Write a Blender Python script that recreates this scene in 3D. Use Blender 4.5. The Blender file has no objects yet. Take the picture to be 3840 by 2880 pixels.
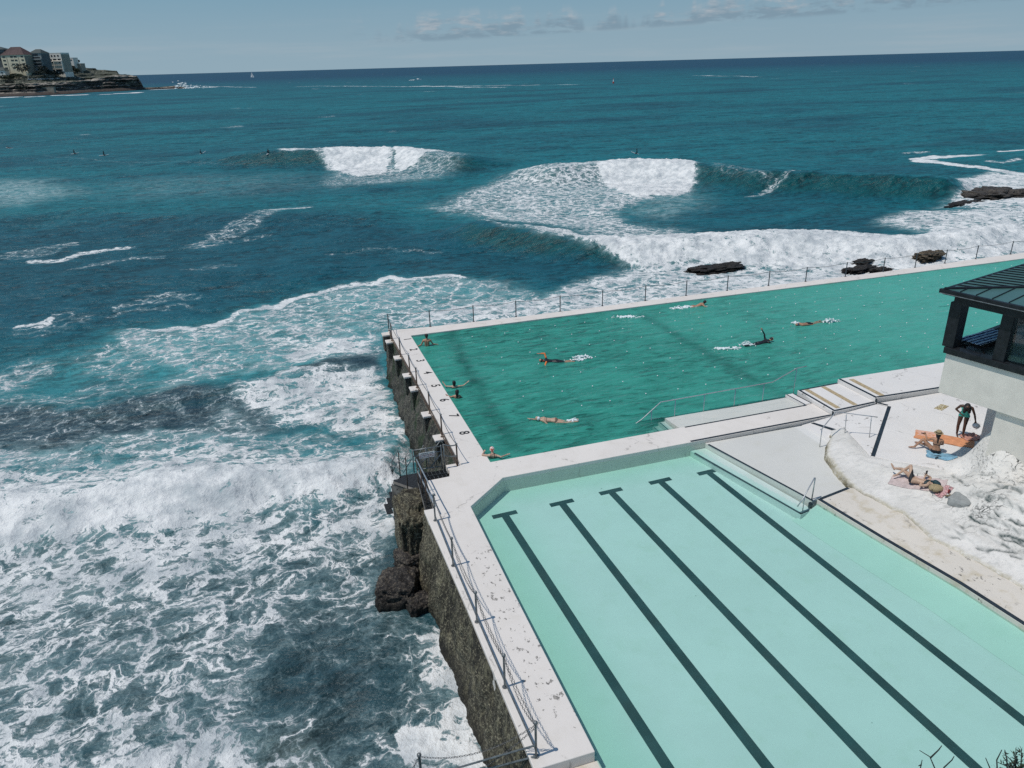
import bpy, bmesh, math, random
import numpy as np
from mathutils import Vector, Matrix
random.seed(7); rng = np.random.default_rng(11)
C = bpy.context.scene.collection
R = math.radians

# ------------------------------------------------------------------ camera (solved from the pool geometry)
CF, PITCH, ROLL, YAW = 2816.94, 0.40265, -0.027788, 0.306762
CP = np.array([-7.086, -26.1014, 14.6279])
SEA = -3.0
def cam_axes():
    cy, sy, cp, sp = math.cos(YAW), math.sin(YAW), math.cos(PITCH), math.sin(PITCH)
    f = np.array([cp*sy, cp*cy, -sp]); r = np.array([cy, -sy, 0.0]); u = np.cross(r, f)
    c, s = math.cos(ROLL), math.sin(ROLL)
    return c*r+s*u, -s*r+c*u, f
CR, CU, CFW = cam_axes()
def ray(px, py): return CFW + CR*(px-1920)/CF - CU*(py-1440)/CF
def at(px, py, z=0.0):
    d = ray(px, py); t = (z-CP[2])/d[2]; return CP+t*d
def atdist(px, py, dist):          # point on the sight line at a horizontal distance
    d = ray(px, py); t = dist/math.hypot(d[0], d[1]); return CP+t*d
def pix(P):
    d = np.asarray(P, float)-CP; z = d@CFW
    return np.array([1920+CF*(d@CR)/z, 1440-CF*(d@CU)/z])
cam_d = bpy.data.cameras.new('camera'); cam = bpy.data.objects.new('camera', cam_d); C.objects.link(cam)
cam_d.sensor_fit = 'HORIZONTAL'; cam_d.sensor_width = 36.0; cam_d.lens = CF/3840*36.0
cam_d.clip_start = 0.1; cam_d.clip_end = 60000
cam.matrix_world = Matrix(((CR[0], CU[0], -CFW[0], CP[0]), (CR[1], CU[1], -CFW[1], CP[1]), (CR[2], CU[2], -CFW[2], CP[2]), (0, 0, 0, 1)))
sc = bpy.context.scene; sc.camera = cam
sc.render.engine = 'CYCLES'
sc.view_settings.view_transform = 'Standard'; sc.view_settings.look = 'None'
sc.view_settings.exposure = 0; sc.view_settings.gamma = 1
sc.cycles.max_bounces = 6; sc.cycles.transparent_max_bounces = 12; sc.cycles.caustics_reflective = False; sc.cycles.caustics_refractive = False
sc.cycles.use_denoising = False; sc.cycles.sample_clamp_direct = 1.3; sc.cycles.sample_clamp_indirect = 2.0

# ------------------------------------------------------------------ numpy noise
_perm = rng.permutation(256).astype(np.int64); _perm = np.concatenate([_perm, _perm, _perm])
_g3 = rng.normal(size=(256, 3)); _g3 /= np.linalg.norm(_g3, axis=1)[:, None]
def pn(x, y, z=0.0):
    x = np.asarray(x, float); y = np.asarray(y, float); z = np.zeros_like(x)+z
    xi = np.floor(x).astype(np.int64); yi = np.floor(y).astype(np.int64); zi = np.floor(z).astype(np.int64)
    xf, yf, zf = x-xi, y-yi, z-zi
    xi &= 255; yi &= 255; zi &= 255
    u, v, w = [t*t*t*(t*(t*6-15)+10) for t in (xf, yf, zf)]
    def g(i, j, k):
        h = _perm[_perm[_perm[(xi+i) & 255]+((yi+j) & 255)]+((zi+k) & 255)]
        G = _g3[h]
        return G[..., 0]*(xf-i)+G[..., 1]*(yf-j)+G[..., 2]*(zf-k)
    l = lambda a, b, t: a+(b-a)*t
    return 1.6*l(l(l(g(0,0,0), g(1,0,0), u), l(g(0,1,0), g(1,1,0), u), v), l(l(g(0,0,1), g(1,0,1), u), l(g(0,1,1), g(1,1,1), u), v), w)
def fbm(x, y, z=0.0, o=4, gain=.5, lac=2.03):
    s = 0; a = 1; n = 0
    for i in range(o):
        s = s+a*pn(x+17.3*i, y-9.1*i, np.asarray(z)+3.7*i); n += a; a *= gain; x = x*lac; y = y*lac; z = np.asarray(z)*lac
    return s/n
def sstep(a, b, x):
    t = np.clip((x-a)/(b-a), 0, 1); return t*t*(3-2*t)
def srgb(r, g, b):
    f = lambda c: (c/255/12.92 if c/255 <= .04045 else ((c/255+.055)/1.055)**2.4)
    return (f(r), f(g), f(b))

# ------------------------------------------------------------------ node helper
class NT:
    def __init__(s, tree): s.t = tree
    def n(s, typ, ins=None, **props):
        nd = s.t.nodes.new(typ)
        for k, v in props.items(): setattr(nd, k, v)
        for k, v in (ins or {}).items():
            sk = nd.inputs[k]
            if isinstance(v, bpy.types.NodeSocket): s.t.links.new(v, sk)
            elif isinstance(v, bpy.types.Node): s.t.links.new(v.outputs[0], sk)
            else:
                if sk.type == 'RGBA' and len(v) == 3: v = (*v, 1)
                sk.default_value = v
        return nd
    def math(s, op, a, b=0.0, c=0.0, clamp=False):
        nd = s.n('ShaderNodeMath', {0: a, 1: b, 2: c}, operation=op); nd.use_clamp = clamp; return nd.outputs[0]
    def mix(s, f, a, b, bt='MIX'):
        nd = s.t.nodes.new('ShaderNodeMix'); nd.data_type = 'RGBA'; nd.blend_type = bt
        for i, v in ((0, f), (6, a), (7, b)):
            if isinstance(v, bpy.types.NodeSocket): s.t.links.new(v, nd.inputs[i])
            else: nd.inputs[i].default_value = v if i == 0 else (*v, 1)[:4]
        return nd.outputs[2]
    def step(s, v, a, b):
        nd = s.n('ShaderNodeMapRange', {0: v, 1: a, 2: b, 3: 0.0, 4: 1.0}, interpolation_type='SMOOTHSTEP'); return nd.outputs[0]
    def noise(s, vec, scale, detail=4, rough=.55, dist=0.0):
        return s.n('ShaderNodeTexNoise', {'Vector': vec, 'Scale': scale, 'Detail': detail, 'Roughness': rough, 'Distortion': dist}).outputs[0]
    def vor(s, vec, scale, feature='DISTANCE_TO_EDGE', dim='2D', rand=1.0):
        nd = s.n('ShaderNodeTexVoronoi', {}, voronoi_dimensions=dim, feature=feature)
        s.t.links.new(vec, nd.inputs['Vector']); nd.inputs['Scale'].default_value = scale; nd.inputs['Randomness'].default_value = rand
        return nd.outputs['Distance']
    def mapv(s, vec, scale=(1, 1, 1), rot=(0, 0, 0)):
        return s.n('ShaderNodeMapping', {'Vector': vec, 'Scale': scale, 'Rotation': rot}).outputs[0]
    def pos(s): return s.n('ShaderNodeNewGeometry').outputs['Position']
    def obj(s): return s.n('ShaderNodeTexCoord').outputs['Object']
    def attr(s, name): return s.n('ShaderNodeAttribute', attribute_name=name)
    def bump(s, h, strength=.3, dist=.05, normal=None):
        ins = {'Height': h, 'Strength': strength, 'Distance': dist}
        if normal is not None: ins['Normal'] = normal
        return s.n('ShaderNodeBump', ins).outputs[0]
def new_mat(name):
    m = bpy.data.materials.new(name); m.use_nodes = True; t = m.node_tree; t.nodes.clear()
    return m, NT(t), t.nodes.new('ShaderNodeOutputMaterial')
def prin(N, out, **kw):
    p = N.n('ShaderNodeBsdfPrincipled', {k.replace('_', ' '): v for k, v in kw.items()})
    if out is not None: N.t.links.new(p.outputs[0], out.inputs[0])
    return p
_mc = {}
def mat(name, col, rough=.6, var=.25, scale=3.0, metal=0.0, bump=.15, bd=.02, spec=.4):
    """plain painted / cloth / metal surface with mottling"""
    if name in _mc: return _mc[name]
    m, N, o = new_mat(name); P = N.obj()
    n1 = N.noise(P, scale, 5, .6); n2 = N.noise(P, scale*7, 3, .6)
    f = N.step(n1, .3, .7)
    c = N.mix(f, tuple(x*(1-var) for x in col), tuple(min(1, x*(1+var*.6)) for x in col))
    c = N.mix(N.math('MULTIPLY', N.step(n2, .5, .75), var*.8), c, tuple(x*.6 for x in col))
    prin(N, o, Base_Color=c, Roughness=rough, Metallic=metal, Specular_IOR_Level=spec, Normal=N.bump(n2, bump, bd))
    _mc[name] = m; return m

# ------------------------------------------------------------------ mesh helpers
class MB:
    """collects simple shapes; build() links them as one mesh object"""
    def __init__(s): s.v = []; s.f = []; s.fm = []
    def add(s, vs, fs, mi=0):
        k = len(s.v); s.v += [tuple(map(float, v)) for v in vs]; s.f += [tuple(i+k for i in f) for f in fs]; s.fm += [mi]*len(fs); return s
    def box(s, c, size, rz=0.0, mi=0):
        hx, hy, hz = [t/2 for t in size]; cr, sr = math.cos(rz), math.sin(rz); vs = []
        for z in (-hz, hz):
            for x, y in ((-hx, -hy), (hx, -hy), (hx, hy), (-hx, hy)):
                vs.append((c[0]+x*cr-y*sr, c[1]+x*sr+y*cr, c[2]+z))
        return s.add(vs, [(3, 2, 1, 0), (4, 5, 6, 7), (0, 1, 5, 4), (1, 2, 6, 5), (2, 3, 7, 6), (3, 0, 4, 7)], mi)
    def prism(s, poly, z0, z1, mi=0):
        a = sum(poly[i][0]*poly[(i+1) % len(poly)][1]-poly[(i+1) % len(poly)][0]*poly[i][1] for i in range(len(poly)))
        if a < 0: poly = poly[::-1]
        n = len(poly)
        z0s = z0 if hasattr(z0, '__len__') else [z0]*n; z1s = z1 if hasattr(z1, '__len__') else [z1]*n
        vs = [(p[0], p[1], z) for p, z in zip(poly, z0s)]+[(p[0], p[1], z) for p, z in zip(poly, z1s)]
        return s.add(vs, [tuple(range(n-1, -1, -1)), tuple(range(n, 2*n))]+[(i, (i+1) % n, n+(i+1) % n, n+i) for i in range(n)], mi)
    def tube(s, pts, r, seg=8, cap=True, mi=0):
        pts = [np.asarray(p, float) for p in pts]; n = len(pts); vs = []; fs = []
        rs = r if hasattr(r, '__len__') else [r]*n
        up = None
        for i, p in enumerate(pts):
            t = pts[min(i+1, n-1)]-pts[max(i-1, 0)]; L = np.linalg.norm(t); t = t/L if L > 0 else np.array([0, 0, 1.])
            if up is None:
                a = np.array([0, 0, 1.]) if abs(t[2]) < .9 else np.array([1., 0, 0])
            else: a = up
            x = np.cross(a, t); x /= np.linalg.norm(x)+1e-9; y = np.cross(t, x); up = y
            for k in range(seg):
                q = p+rs[i]*(math.cos(2*math.pi*k/seg)*x+math.sin(2*math.pi*k/seg)*y); vs.append(q)
        for i in range(n-1):
            for k in range(seg):
                a, b = i*seg+k, i*seg+(k+1) % seg; fs.append((a, b, b+seg, a+seg))
        if cap: fs.append(tuple(range(seg-1, -1, -1))); fs.append(tuple((n-1)*seg+k for k in range(seg)))
        return s.add(vs, fs, mi)
    def ball(s, c, r, u=10, v=7, sc=(1, 1, 1), mi=0):
        vs = []; fs = []
        for j in range(v+1):
            th = math.pi*j/v
            for i in range(u):
                ph = 2*math.pi*i/u; vs.append((c[0]+r*sc[0]*math.sin(th)*math.cos(ph), c[1]+r*sc[1]*math.sin(th)*math.sin(ph), c[2]+r*sc[2]*math.cos(th)))
        for j in range(v):
            for i in range(u):
                a, b = j*u+i, j*u+(i+1) % u; fs.append((a, a+u, b+u, b))
        return s.add(vs, fs, mi)
    def grid(s, P, mi=0):
        P = np.asarray(P); n, m = P.shape[:2]
        return s.add(P.reshape(-1, 3).tolist(), [(i*m+j, i*m+j+1, (i+1)*m+j+1, (i+1)*m+j) for i in range(n-1) for j in range(m-1)], mi)
    def build(s, name, m, parent=None, smooth=False, bevel=0.0):
        me = bpy.data.meshes.new(name); me.from_pydata(s.v, [], s.f)
        for x in (m if isinstance(m, (list, tuple)) else [m]): me.materials.append(x)
        if any(s.fm): me.polygons.foreach_set('material_index', s.fm)
        if smooth: me.polygons.foreach_set('use_smooth', [True]*len(me.polygons))
        me.update()
        o = bpy.data.objects.new(name, me); C.objects.link(o)
        if parent is not None:
            o.parent = parent; o.matrix_parent_inverse = parent.matrix_world.inverted()
        if bevel:
            b = o.modifiers.new('bevel', 'BEVEL'); b.width = bevel; b.segments = 2; b.limit_method = 'ANGLE'
        return o
def grid_mesh(name, P, m, parent=None, attrs=None, smooth=True):
    """big regular grid through foreach_set; attrs: name -> per-vertex array (float or rgb)"""
    P = np.asarray(P, float); n, mm = P.shape[:2]
    me = bpy.data.meshes.new(name); nv = n*mm; me.vertices.add(nv); me.vertices.foreach_set('co', P.reshape(-1).astype(np.float32))
    I = np.arange(nv).reshape(n, mm); q = np.stack([I[:-1, :-1], I[:-1, 1:], I[1:, 1:], I[1:, :-1]], -1).reshape(-1, 4)
    me.loops.add(q.size); me.loops.foreach_set('vertex_index', q.reshape(-1).astype(np.int32))
    me.polygons.add(len(q)); me.polygons.foreach_set('loop_start', np.arange(0, q.size, 4, dtype=np.int32))
    me.polygons.foreach_set('use_smooth', np.full(len(q), smooth)); me.materials.append(m)
    me.update(calc_edges=True)
    for k, a in (attrs or {}).items():
        a = np.asarray(a, np.float32)
        if a.ndim == 3:
            at_ = me.attributes.new(k, 'FLOAT_VECTOR', 'POINT'); at_.data.foreach_set('vector', a.reshape(-1))
        else:
            at_ = me.attributes.new(k, 'FLOAT', 'POINT'); at_.data.foreach_set('value', a.reshape(-1))
    o = bpy.data.objects.new(name, me); C.objects.link(o)
    if parent is not None: o.parent = parent; o.matrix_parent_inverse = parent.matrix_world.inverted()
    return o
def tag(o, label=None, cat=None, group=None, kind=None):
    if label: o['label'] = label
    if cat: o['category'] = cat
    if group: o['group'] = group
    if kind: o['kind'] = kind
    return o
def empty(name, loc, rz=0.0, label=None, cat=None, group=None):
    o = bpy.data.objects.new(name, None); C.objects.link(o); o.location = Vector([float(x) for x in loc]); o.rotation_euler = (0, 0, rz)
    o.empty_display_size = .2
    o.matrix_world = Matrix.Translation(o.location) @ Matrix.Rotation(rz, 4, 'Z')
    return tag(o, label, cat, group)
def local(o): o.matrix_parent_inverse = Matrix.Identity(4); return o   # part built in its thing's own frame
def copy_tree(o, parent=None):
    c = o.copy(); C.objects.link(c)
    if parent is not None: c.parent = parent
    for ch in list(o.children): copy_tree(ch, c)
    return c
def struct(o): o['kind'] = 'structure'; return o
def icos(sub):
    bm = bmesh.new(); bmesh.ops.create_icosphere(bm, subdivisions=sub, radius=1.0)
    v = np.array([x.co[:] for x in bm.verts]); f = [tuple(y.index for y in x.verts) for x in bm.faces]; bm.free(); return v, f
# ------------------------------------------------------------------ sky and sun
SUN = np.array([-0.43, -0.03, 0.90]); SUN /= np.linalg.norm(SUN)
elev = math.asin(SUN[2]); azim = math.atan2(SUN[0], SUN[1])
w = bpy.data.worlds.new('World'); sc.world = w; w.use_nodes = True
t = w.node_tree; t.nodes.clear(); N = NT(t)
sky = N.n('ShaderNodeTexSky', sky_type='NISHITA'); sky.sun_disc = False
sky.sun_elevation = elev; sky.sun_rotation = azim; sky.air_density = 1.0; sky.dust_density = .6; sky.ozone_density = 1.6; sky.altitude = 20
gv = N.n('ShaderNodeTexCoord').outputs['Generated']
sx = N.n('ShaderNodeSeparateXYZ', {0: gv})
el = N.math('ARCSINE', sx.outputs[2])                                   # elevation
az = N.math('ARCTAN2', sx.outputs[0], sx.outputs[1])
cv = N.n('ShaderNodeCombineXYZ', {0: N.math('MULTIPLY', az, 16.0), 1: N.math('MULTIPLY', el, 62.0), 2: 1.7}).outputs[0]
# cumulus bank: flat-bottomed puffs on a line that climbs gently to the right
cbase = N.math('ADD', N.math('MULTIPLY', N.math('SUBTRACT', az, .30), .030), .031)
dd = N.math('SUBTRACT', el, cbase)
top = N.math('MULTIPLY', N.step(N.noise(N.n('ShaderNodeCombineXYZ', {0: N.math('MULTIPLY', az, 26.0), 1: 2.2, 2: 0.0}).outputs[0], 1.0, 3, .6), .28, .60), .032)
puff = N.noise(cv, 1.9, 7, .62, .3)
band = N.math('MULTIPLY', N.step(dd, -.003, .002), N.math('SUBTRACT', 1.0, N.step(N.math('SUBTRACT', dd, top), -.016, .004)))
azm = N.math('MULTIPLY', N.step(az, .10, .24), 1.0)
cl = N.math('MULTIPLY', N.math('MULTIPLY', N.step(puff, .36, .56), band), azm)
lit = N.step(N.math('ADD', N.math('MULTIPLY', dd, 14.0), N.noise(cv, 2.6, 4, .6)), .55, .95)
# thin veil / low haze
veil = N.math('MULTIPLY', N.step(N.noise(N.n('ShaderNodeCombineXYZ', {0: N.math('MULTIPLY', az, 4.0), 1: N.math('MULTIPLY', el, 60.0), 2: 5.0}).outputs[0], 1.0, 5, .6), .45, .75), N.math('SUBTRACT', 1.0, N.step(el, .0, .08)))
tint = N.mix(1.0, sky.outputs[0], (.66, .92, 1.02), 'MULTIPLY')
low = N.mix(N.step(el, .0, .13), (3.1, 4.4, 5.25), (1.85, 3.65, 4.95))
flat = N.mix(N.math('SUBTRACT', 1.0, N.step(el, .12, .50)), tint, low)     # hazy band near the horizon
ccol = N.mix(lit, (2.15, 3.15, 4.0), (4.9, 5.2, 5.6))
col = N.mix(N.math('MULTIPLY', veil, .35), flat, (4.5, 5.1, 5.6))
col = N.mix(N.math('MULTIPLY', cl, .72), col, ccol)
bg = N.n('ShaderNodeBackground', {0: col, 1: .09})
wo = t.nodes.new('ShaderNodeOutputWorld'); t.links.new(bg.outputs[0], wo.inputs[0])
sd = bpy.data.lights.new('sun', 'SUN'); sd.energy = 2.75; sd.angle = R(.6); sd.color = (1, .95, .88)
so = bpy.data.objects.new('sun', sd); C.objects.link(so); so.location = (0, 0, 60)
so.rotation_euler = Vector((-SUN[0], -SUN[1], -SUN[2])).to_track_quat('-Z', 'Y').to_euler()
# ------------------------------------------------------------------ the sea: one sheet out to the horizon, breakers and foam where they stand
K = 3840/2212.0
def W2(pts, z=SEA): return np.array([at(x*K, y*K, z)[:2] for x, y in pts])
NA = 900
rr = [6.0]
while rr[-1] < 24000:
    r = rr[-1]
    rr.append(r+(.11 if r < 16 else .11+.0026*(r-16) if r < 160 else .55 if r < 260 else .55+.022*(r-260)))
rr = np.array(rr)
aa = YAW+np.r_[np.linspace(R(-80), R(-42.2), 90), np.linspace(R(-42), R(43), NA-120), np.linspace(R(43.4), R(56), 30)]
RR, AA = np.meshgrid(rr, aa, indexing='ij')
SX = CP[0]+RR*np.sin(AA); SY = CP[1]+RR*np.cos(AA)
# wobble used to fray the outlines of foam patches
wr = np.clip(RR*.02, .35, 5.0)
wa = fbm(SX/wr*.22, SY/wr*.22, 1.3, 4); wb = fbm(SX/wr*.22, SY/wr*.22, 7.9, 4)
w2 = fbm(SX*.45, SY*.45, 3.3, 4); w3 = fbm(SX*.45, SY*.45, 9.1, 4)
QX = SX+wa*wr*1.9+w2*.9; QY = SY+wb*wr*2.6+w3*.9
def poly_mask(pts, soft, world=False, raw=False, dz=0.0):
    pg = np.asarray(pts, float) if world else W2(pts, SEA+dz)
    X, Y = (SX, SY) if raw else (QX, QY)
    lo = pg.min(0)-soft*1.5; hi = pg.max(0)+soft*1.5
    sel = (X > lo[0]) & (X < hi[0]) & (Y > lo[1]) & (Y < hi[1])
    out = np.zeros(X.shape)
    if not sel.any(): return out
    x = X[sel]; y = Y[sel]; d = np.full(x.shape, 1e9); ins = np.zeros(x.shape, bool)
    n = len(pg)
    for i in range(n):
        a = pg[i]; b = pg[(i+1) % n]; e = b-a
        t = np.clip(((x-a[0])*e[0]+(y-a[1])*e[1])/(e@e+1e-12), 0, 1)
        d = np.minimum(d, np.hypot(x-a[0]-t*e[0], y-a[1]-t*e[1]))
        c = (a[1] > y) != (b[1] > y)
        if abs(e[1]) > 1e-9: ins ^= c & (x < e[0]*(y-a[1])/e[1]+a[0])
    out[sel] = sstep(-soft, soft, np.where(ins, d, -d))
    return out
def line_sd(pg, X, Y):
    """signed distance (positive on the far side) and fraction along a polyline"""
    d = np.full(X.shape, 1e9); sg = np.zeros(X.shape); u = np.zeros(X.shape); L = np.r_[0, np.cumsum(np.hypot(*np.diff(pg, axis=0).T))]
    for i in range(len(pg)-1):
        a = pg[i]; e = pg[i+1]-a; l2 = e@e
        t = np.clip(((X-a[0])*e[0]+(Y-a[1])*e[1])/l2, 0, 1)
        dx = X-a[0]-t*e[0]; dy = Y-a[1]-t*e[1]; k = np.hypot(dx, dy); m = k < d
        d = np.where(m, k, d); sg = np.where(m, np.sign(e[0]*dy-e[1]*dx), sg); u = np.where(m, (L[i]+t*math.sqrt(l2))/L[-1], u)
    return d*sg, u
FO = np.zeros(RR.shape); MI = np.zeros(RR.shape); H = np.zeros(RR.shape); LUMP = np.zeros(RR.shape)
WC = np.zeros(RR.shape+(3,))
def foam(pts, d, soft=1.2, milk=0.0, lump=0.0, dz=0.0):
    global FO, MI, LUMP
    m = poly_mask(pts, soft, dz=dz)
    FO = np.maximum(FO, m*d); MI = np.maximum(MI, m*milk); LUMP = np.maximum(LUMP, m*lump)
def unfoam(pts, d, soft=1.5):
    global FO, MI
    m = poly_mask(pts, soft); FO = FO*(1-m)+np.minimum(FO, d)*m; MI = MI*(1-m)+MI*.2*m
def streak(pts, width, d, milk=0.0):
    global FO, MI
    pg = W2(pts); lo = pg.min(0)-width*4; hi = pg.max(0)+width*4
    sel = (QX > lo[0]) & (QX < hi[0]) & (QY > lo[1]) & (QY < hi[1])
    if not sel.any(): return
    s, u = line_sd(pg, QX[sel], QY[sel]); m = (1-sstep(width*.35, width, np.abs(s)))*sstep(0, .08, u)*(1-sstep(.92, 1, u))
    FO[sel] = np.maximum(FO[sel], m*d); MI[sel] = np.maximum(MI[sel], m*milk)
def breaker(pts, hgt, lf, lb, taper=(.12, .88)):
    """swell with a steep shoreward face; crest follows pts"""
    global H
    pg = W2(pts, SEA+hgt*.9); lo = pg.min(0)-lb*4; hi = pg.max(0)+lb*4
    sel = (SX > lo[0]) & (SX < hi[0]) & (SY > lo[1]) & (SY < hi[1])
    s, u = line_sd(pg, SX[sel]+wa[sel]*1.2, SY[sel]+wb[sel]*1.6)
    A = hgt*sstep(0, taper[0], u)*(1-sstep(taper[1], 1, u))*(1+.12*w2[sel])
    H[sel] += A*np.where(s > 0, np.exp(-(s/lb)**2), np.exp(-np.abs(s/lf)**1.6))-A*.22*np.exp(-((s+lf*2.1)/(lf*1.4))**2)

# --- swell and breakers
H += .30*pn(SX*.05+.3, SY*.085, 2.2)*np.clip(RR/60, .3, 1)+.16*pn(SX*.16, SY*.25, 4.4)+.085*fbm(SX*.42, SY*.6, 6.1, 3)*np.clip(60/RR, .25, 1.0)
H += .55*pn(SX*.008+.01*SY, SY*.034, 8.8)*sstep(150, 260, RR)
H *= np.exp(-RR/2500)
breaker([(300, 333), (440, 327), (580, 326), (690, 326), (850, 323), (930, 333), (1040, 345)], 2.4, 4.2, 11, (.42, .90))
breaker([(1130, 372), (1230, 358), (1290, 355), (1400, 354), (1520, 358), (1640, 369), (1800, 377), (2000, 385), (2120, 392)], 2.2, 3.6, 10, (.1, .92))
breaker([(930, 470), (1090, 492), (1240, 516), (1340, 524), (1500, 524), (1700, 520), (1900, 524), (2080, 508), (2212, 470)], 1.35, 2.4, 8, (.12, .95))
breaker([(-100, 470), (140, 455), (340, 462), (520, 470), (700, 462), (900, 470)], .8, 6, 10)
breaker([(-420, 640), (200, 610), (430, 590), (650, 570), (800, 560)], .55, 5, 7)
breaker([(-420, 1120), (150, 1085), (330, 1055), (520, 1030), (700, 1015), (880, 1010)], .75, 1.7, 3.4, (.02, .95))
breaker([(-420, 905), (200, 868), (400, 843), (520, 838), (640, 800), (830, 760)], .35, 1.5, 2.5)

# --- foam patches (density, edge softness in metres, aerated water)
foam([(930,445),(1000,415),(1090,385),(1180,362),(1235,353),(1290,360),(1345,392),(1400,403),(1470,405),(1500,412),(1450,432),(1390,442),(1350,455),(1370,480),(1430,498),(1500,505),(1500,520),(1340,545),(1250,528),(1180,505),(1090,490),(1010,470)], .61, 3.2, .50, .2)
foam([(1262,357),(1400,354),(1524,358),(1520,372),(1500,386),(1470,396),(1400,405),(1350,397),(1305,378)], 1.35, 1.8, 1, .8, dz=1.5)
foam([(1400,408),(1520,400),(1515,440),(1450,475),(1370,455)], .26, 3, .6)
foam([(684,327),(720,325),(760,326),(800,323),(850,322),(847,338),(834,350),(800,357),(760,361),(735,357),(714,351),(700,342)], 1.35, 1.8, 1, .8, dz=1.6)
foam([(852,323),(900,327),(940,336),(880,347),(862,345)], 1.2, .8, .8, .6, dz=1.6)
foam([(600,327),(680,326),(690,331),(610,331)], .8, .8, .2, dz=1.8)
foam([(655,398),(700,368),(760,358),(860,355),(940,342),(985,354),(960,376),(870,398),(750,402)], .46, 3, .35)
foam([(1065,488),(1180,503),(1250,518),(1340,522),(1450,510),(1600,500),(1750,503),(1850,515),(1950,520),(2060,508),(2212,468),(2330,450),(2330,520),(2212,528),(2000,562),(1900,578),(1800,572),(1650,562),(1500,555),(1400,560),(1330,545),(1240,530),(1130,503)], .94, 1.3, 1, .6, dz=0.7)
foam([(1400,556),(1650,560),(1900,570),(2060,555),(2330,510),(2330,560),(1990,605),(1600,650),(1300,684),(1000,704),(840,718),(850,690),(1000,645),(1200,628),(1330,596)], .70, 2.0, .80, .2)
foam([(1890,482),(1960,452),(2060,452),(2212,446),(2330,440),(2330,525),(2000,530),(1900,505)], .70, 2.0, .8, .2)
foam([(2000,392),(2080,380),(2140,372),(2212,376),(2330,378),(2330,445),(2212,452),(2010,442),(2060,418),(2015,402)], .80, 2.2, .8, .3)
streak([(2330,385),(2212,374),(2120,364),(2040,352),(1985,346),(1972,339),(2030,333),(2100,330)], 2.2, 1.1, .3)
streak([(2110,322),(2212,324),(2330,330)], 1.8, .95); streak([(2090,345),(2160,350),(2212,342)], 1.6, .6)
foam([(240,722),(300,712),(420,700),(480,690),(560,665),(640,640),(700,622),(760,610),(850,598),(900,596),(960,602),(1010,606),(1060,604),(1170,626),(1215,640),(1000,695),(845,720),(832,770),(640,795),(600,822),(560,800),(450,832),(400,852),(330,852),(400,790),(300,800),(250,760)], .50, 1.3, .62)
streak([(235,722),(300,713),(430,700),(490,688),(570,662),(650,637),(720,618),(790,604),(900,597),(1010,606)], .9, .85, .8)
foam([(600,770),(700,735),(830,712),(830,765),(700,775),(640,795)], .76, 1.2, .8, .15)
foam([(0,800),(60,775),(115,790),(70,832),(0,852),(-420,850)], .52, 1.0, .3); foam([(150,770),(250,738),(330,800),(250,850),(180,830)], .45, 1.4, .3)
foam([(-420,858),(120,838),(330,820),(420,836),(250,862),(100,884),(-420,900)], .40, 1.0, .2)
foam([(-420,900),(120,870),(330,845),(520,842),(640,930),(480,938),(330,930),(200,960),(-420,1000)], .33, 1.2, .1)
foam([(500,850),(620,800),(830,790),(845,850),(875,920),(890,985),(800,962),(700,935),(600,917),(520,892)], .74, 1.1, .6, .2)
foam([(-420,975),(150,950),(300,930),(400,916),(480,880),(530,900),(640,940),(800,965),(890,985),(890,1070),(560,1003),(300,1012),(-420,1070)], .52, .9, .70)
foam([(-420,1045),(150,1020),(300,995),(450,975),(600,965),(750,975),(890,985),(890,1070),(700,1060),(300,1060),(-420,1110)], .70, .9, .95, .2)
foam([(-420,1085),(150,1060),(300,1035),(450,1015),(600,1005),(750,1015),(890,1015),(890,1066),(760,1088),(600,1115),(480,1134),(380,1152),(250,1162),(100,1192),(-420,1210)], .98, 1.5, 1, .5)
foam([(-420,1205),(250,1165),(480,1130),(620,1110),(860,1065),(890,1100),(840,1180),(815,1260),(840,1320),(910,1350),(970,1440),(1030,1560),(1060,1640),(1060,1800),(-500,1800)], .53, .6, .22)
foam([(-420,1205),(250,1165),(480,1130),(620,1110),(860,1065),(880,1150),(600,1230),(300,1290),(-420,1330)], .66, .8, .35)
unfoam([(560,1440),(620,1370),(700,1330),(790,1340),(880,1400),(940,1460),(985,1550),(900,1610),(760,1610),(640,1580),(560,1520)], .24, 2.4)
foam([(-420,1570),(250,1610),(400,1545),(560,1560),(600,1650),(400,1800),(-420,1800)], .70, .8, .4)
streak([(880,1345),(930,1390),(965,1450),(1000,1530),(1030,1620)], .7, .75, .3); streak([(860,1640),(930,1620),(1030,1610)], .6, 1.1, .5)
foam([(720,1340),(800,1330),(900,1370),(960,1440),(920,1450),(820,1390)], .52, .7, .1)
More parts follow.
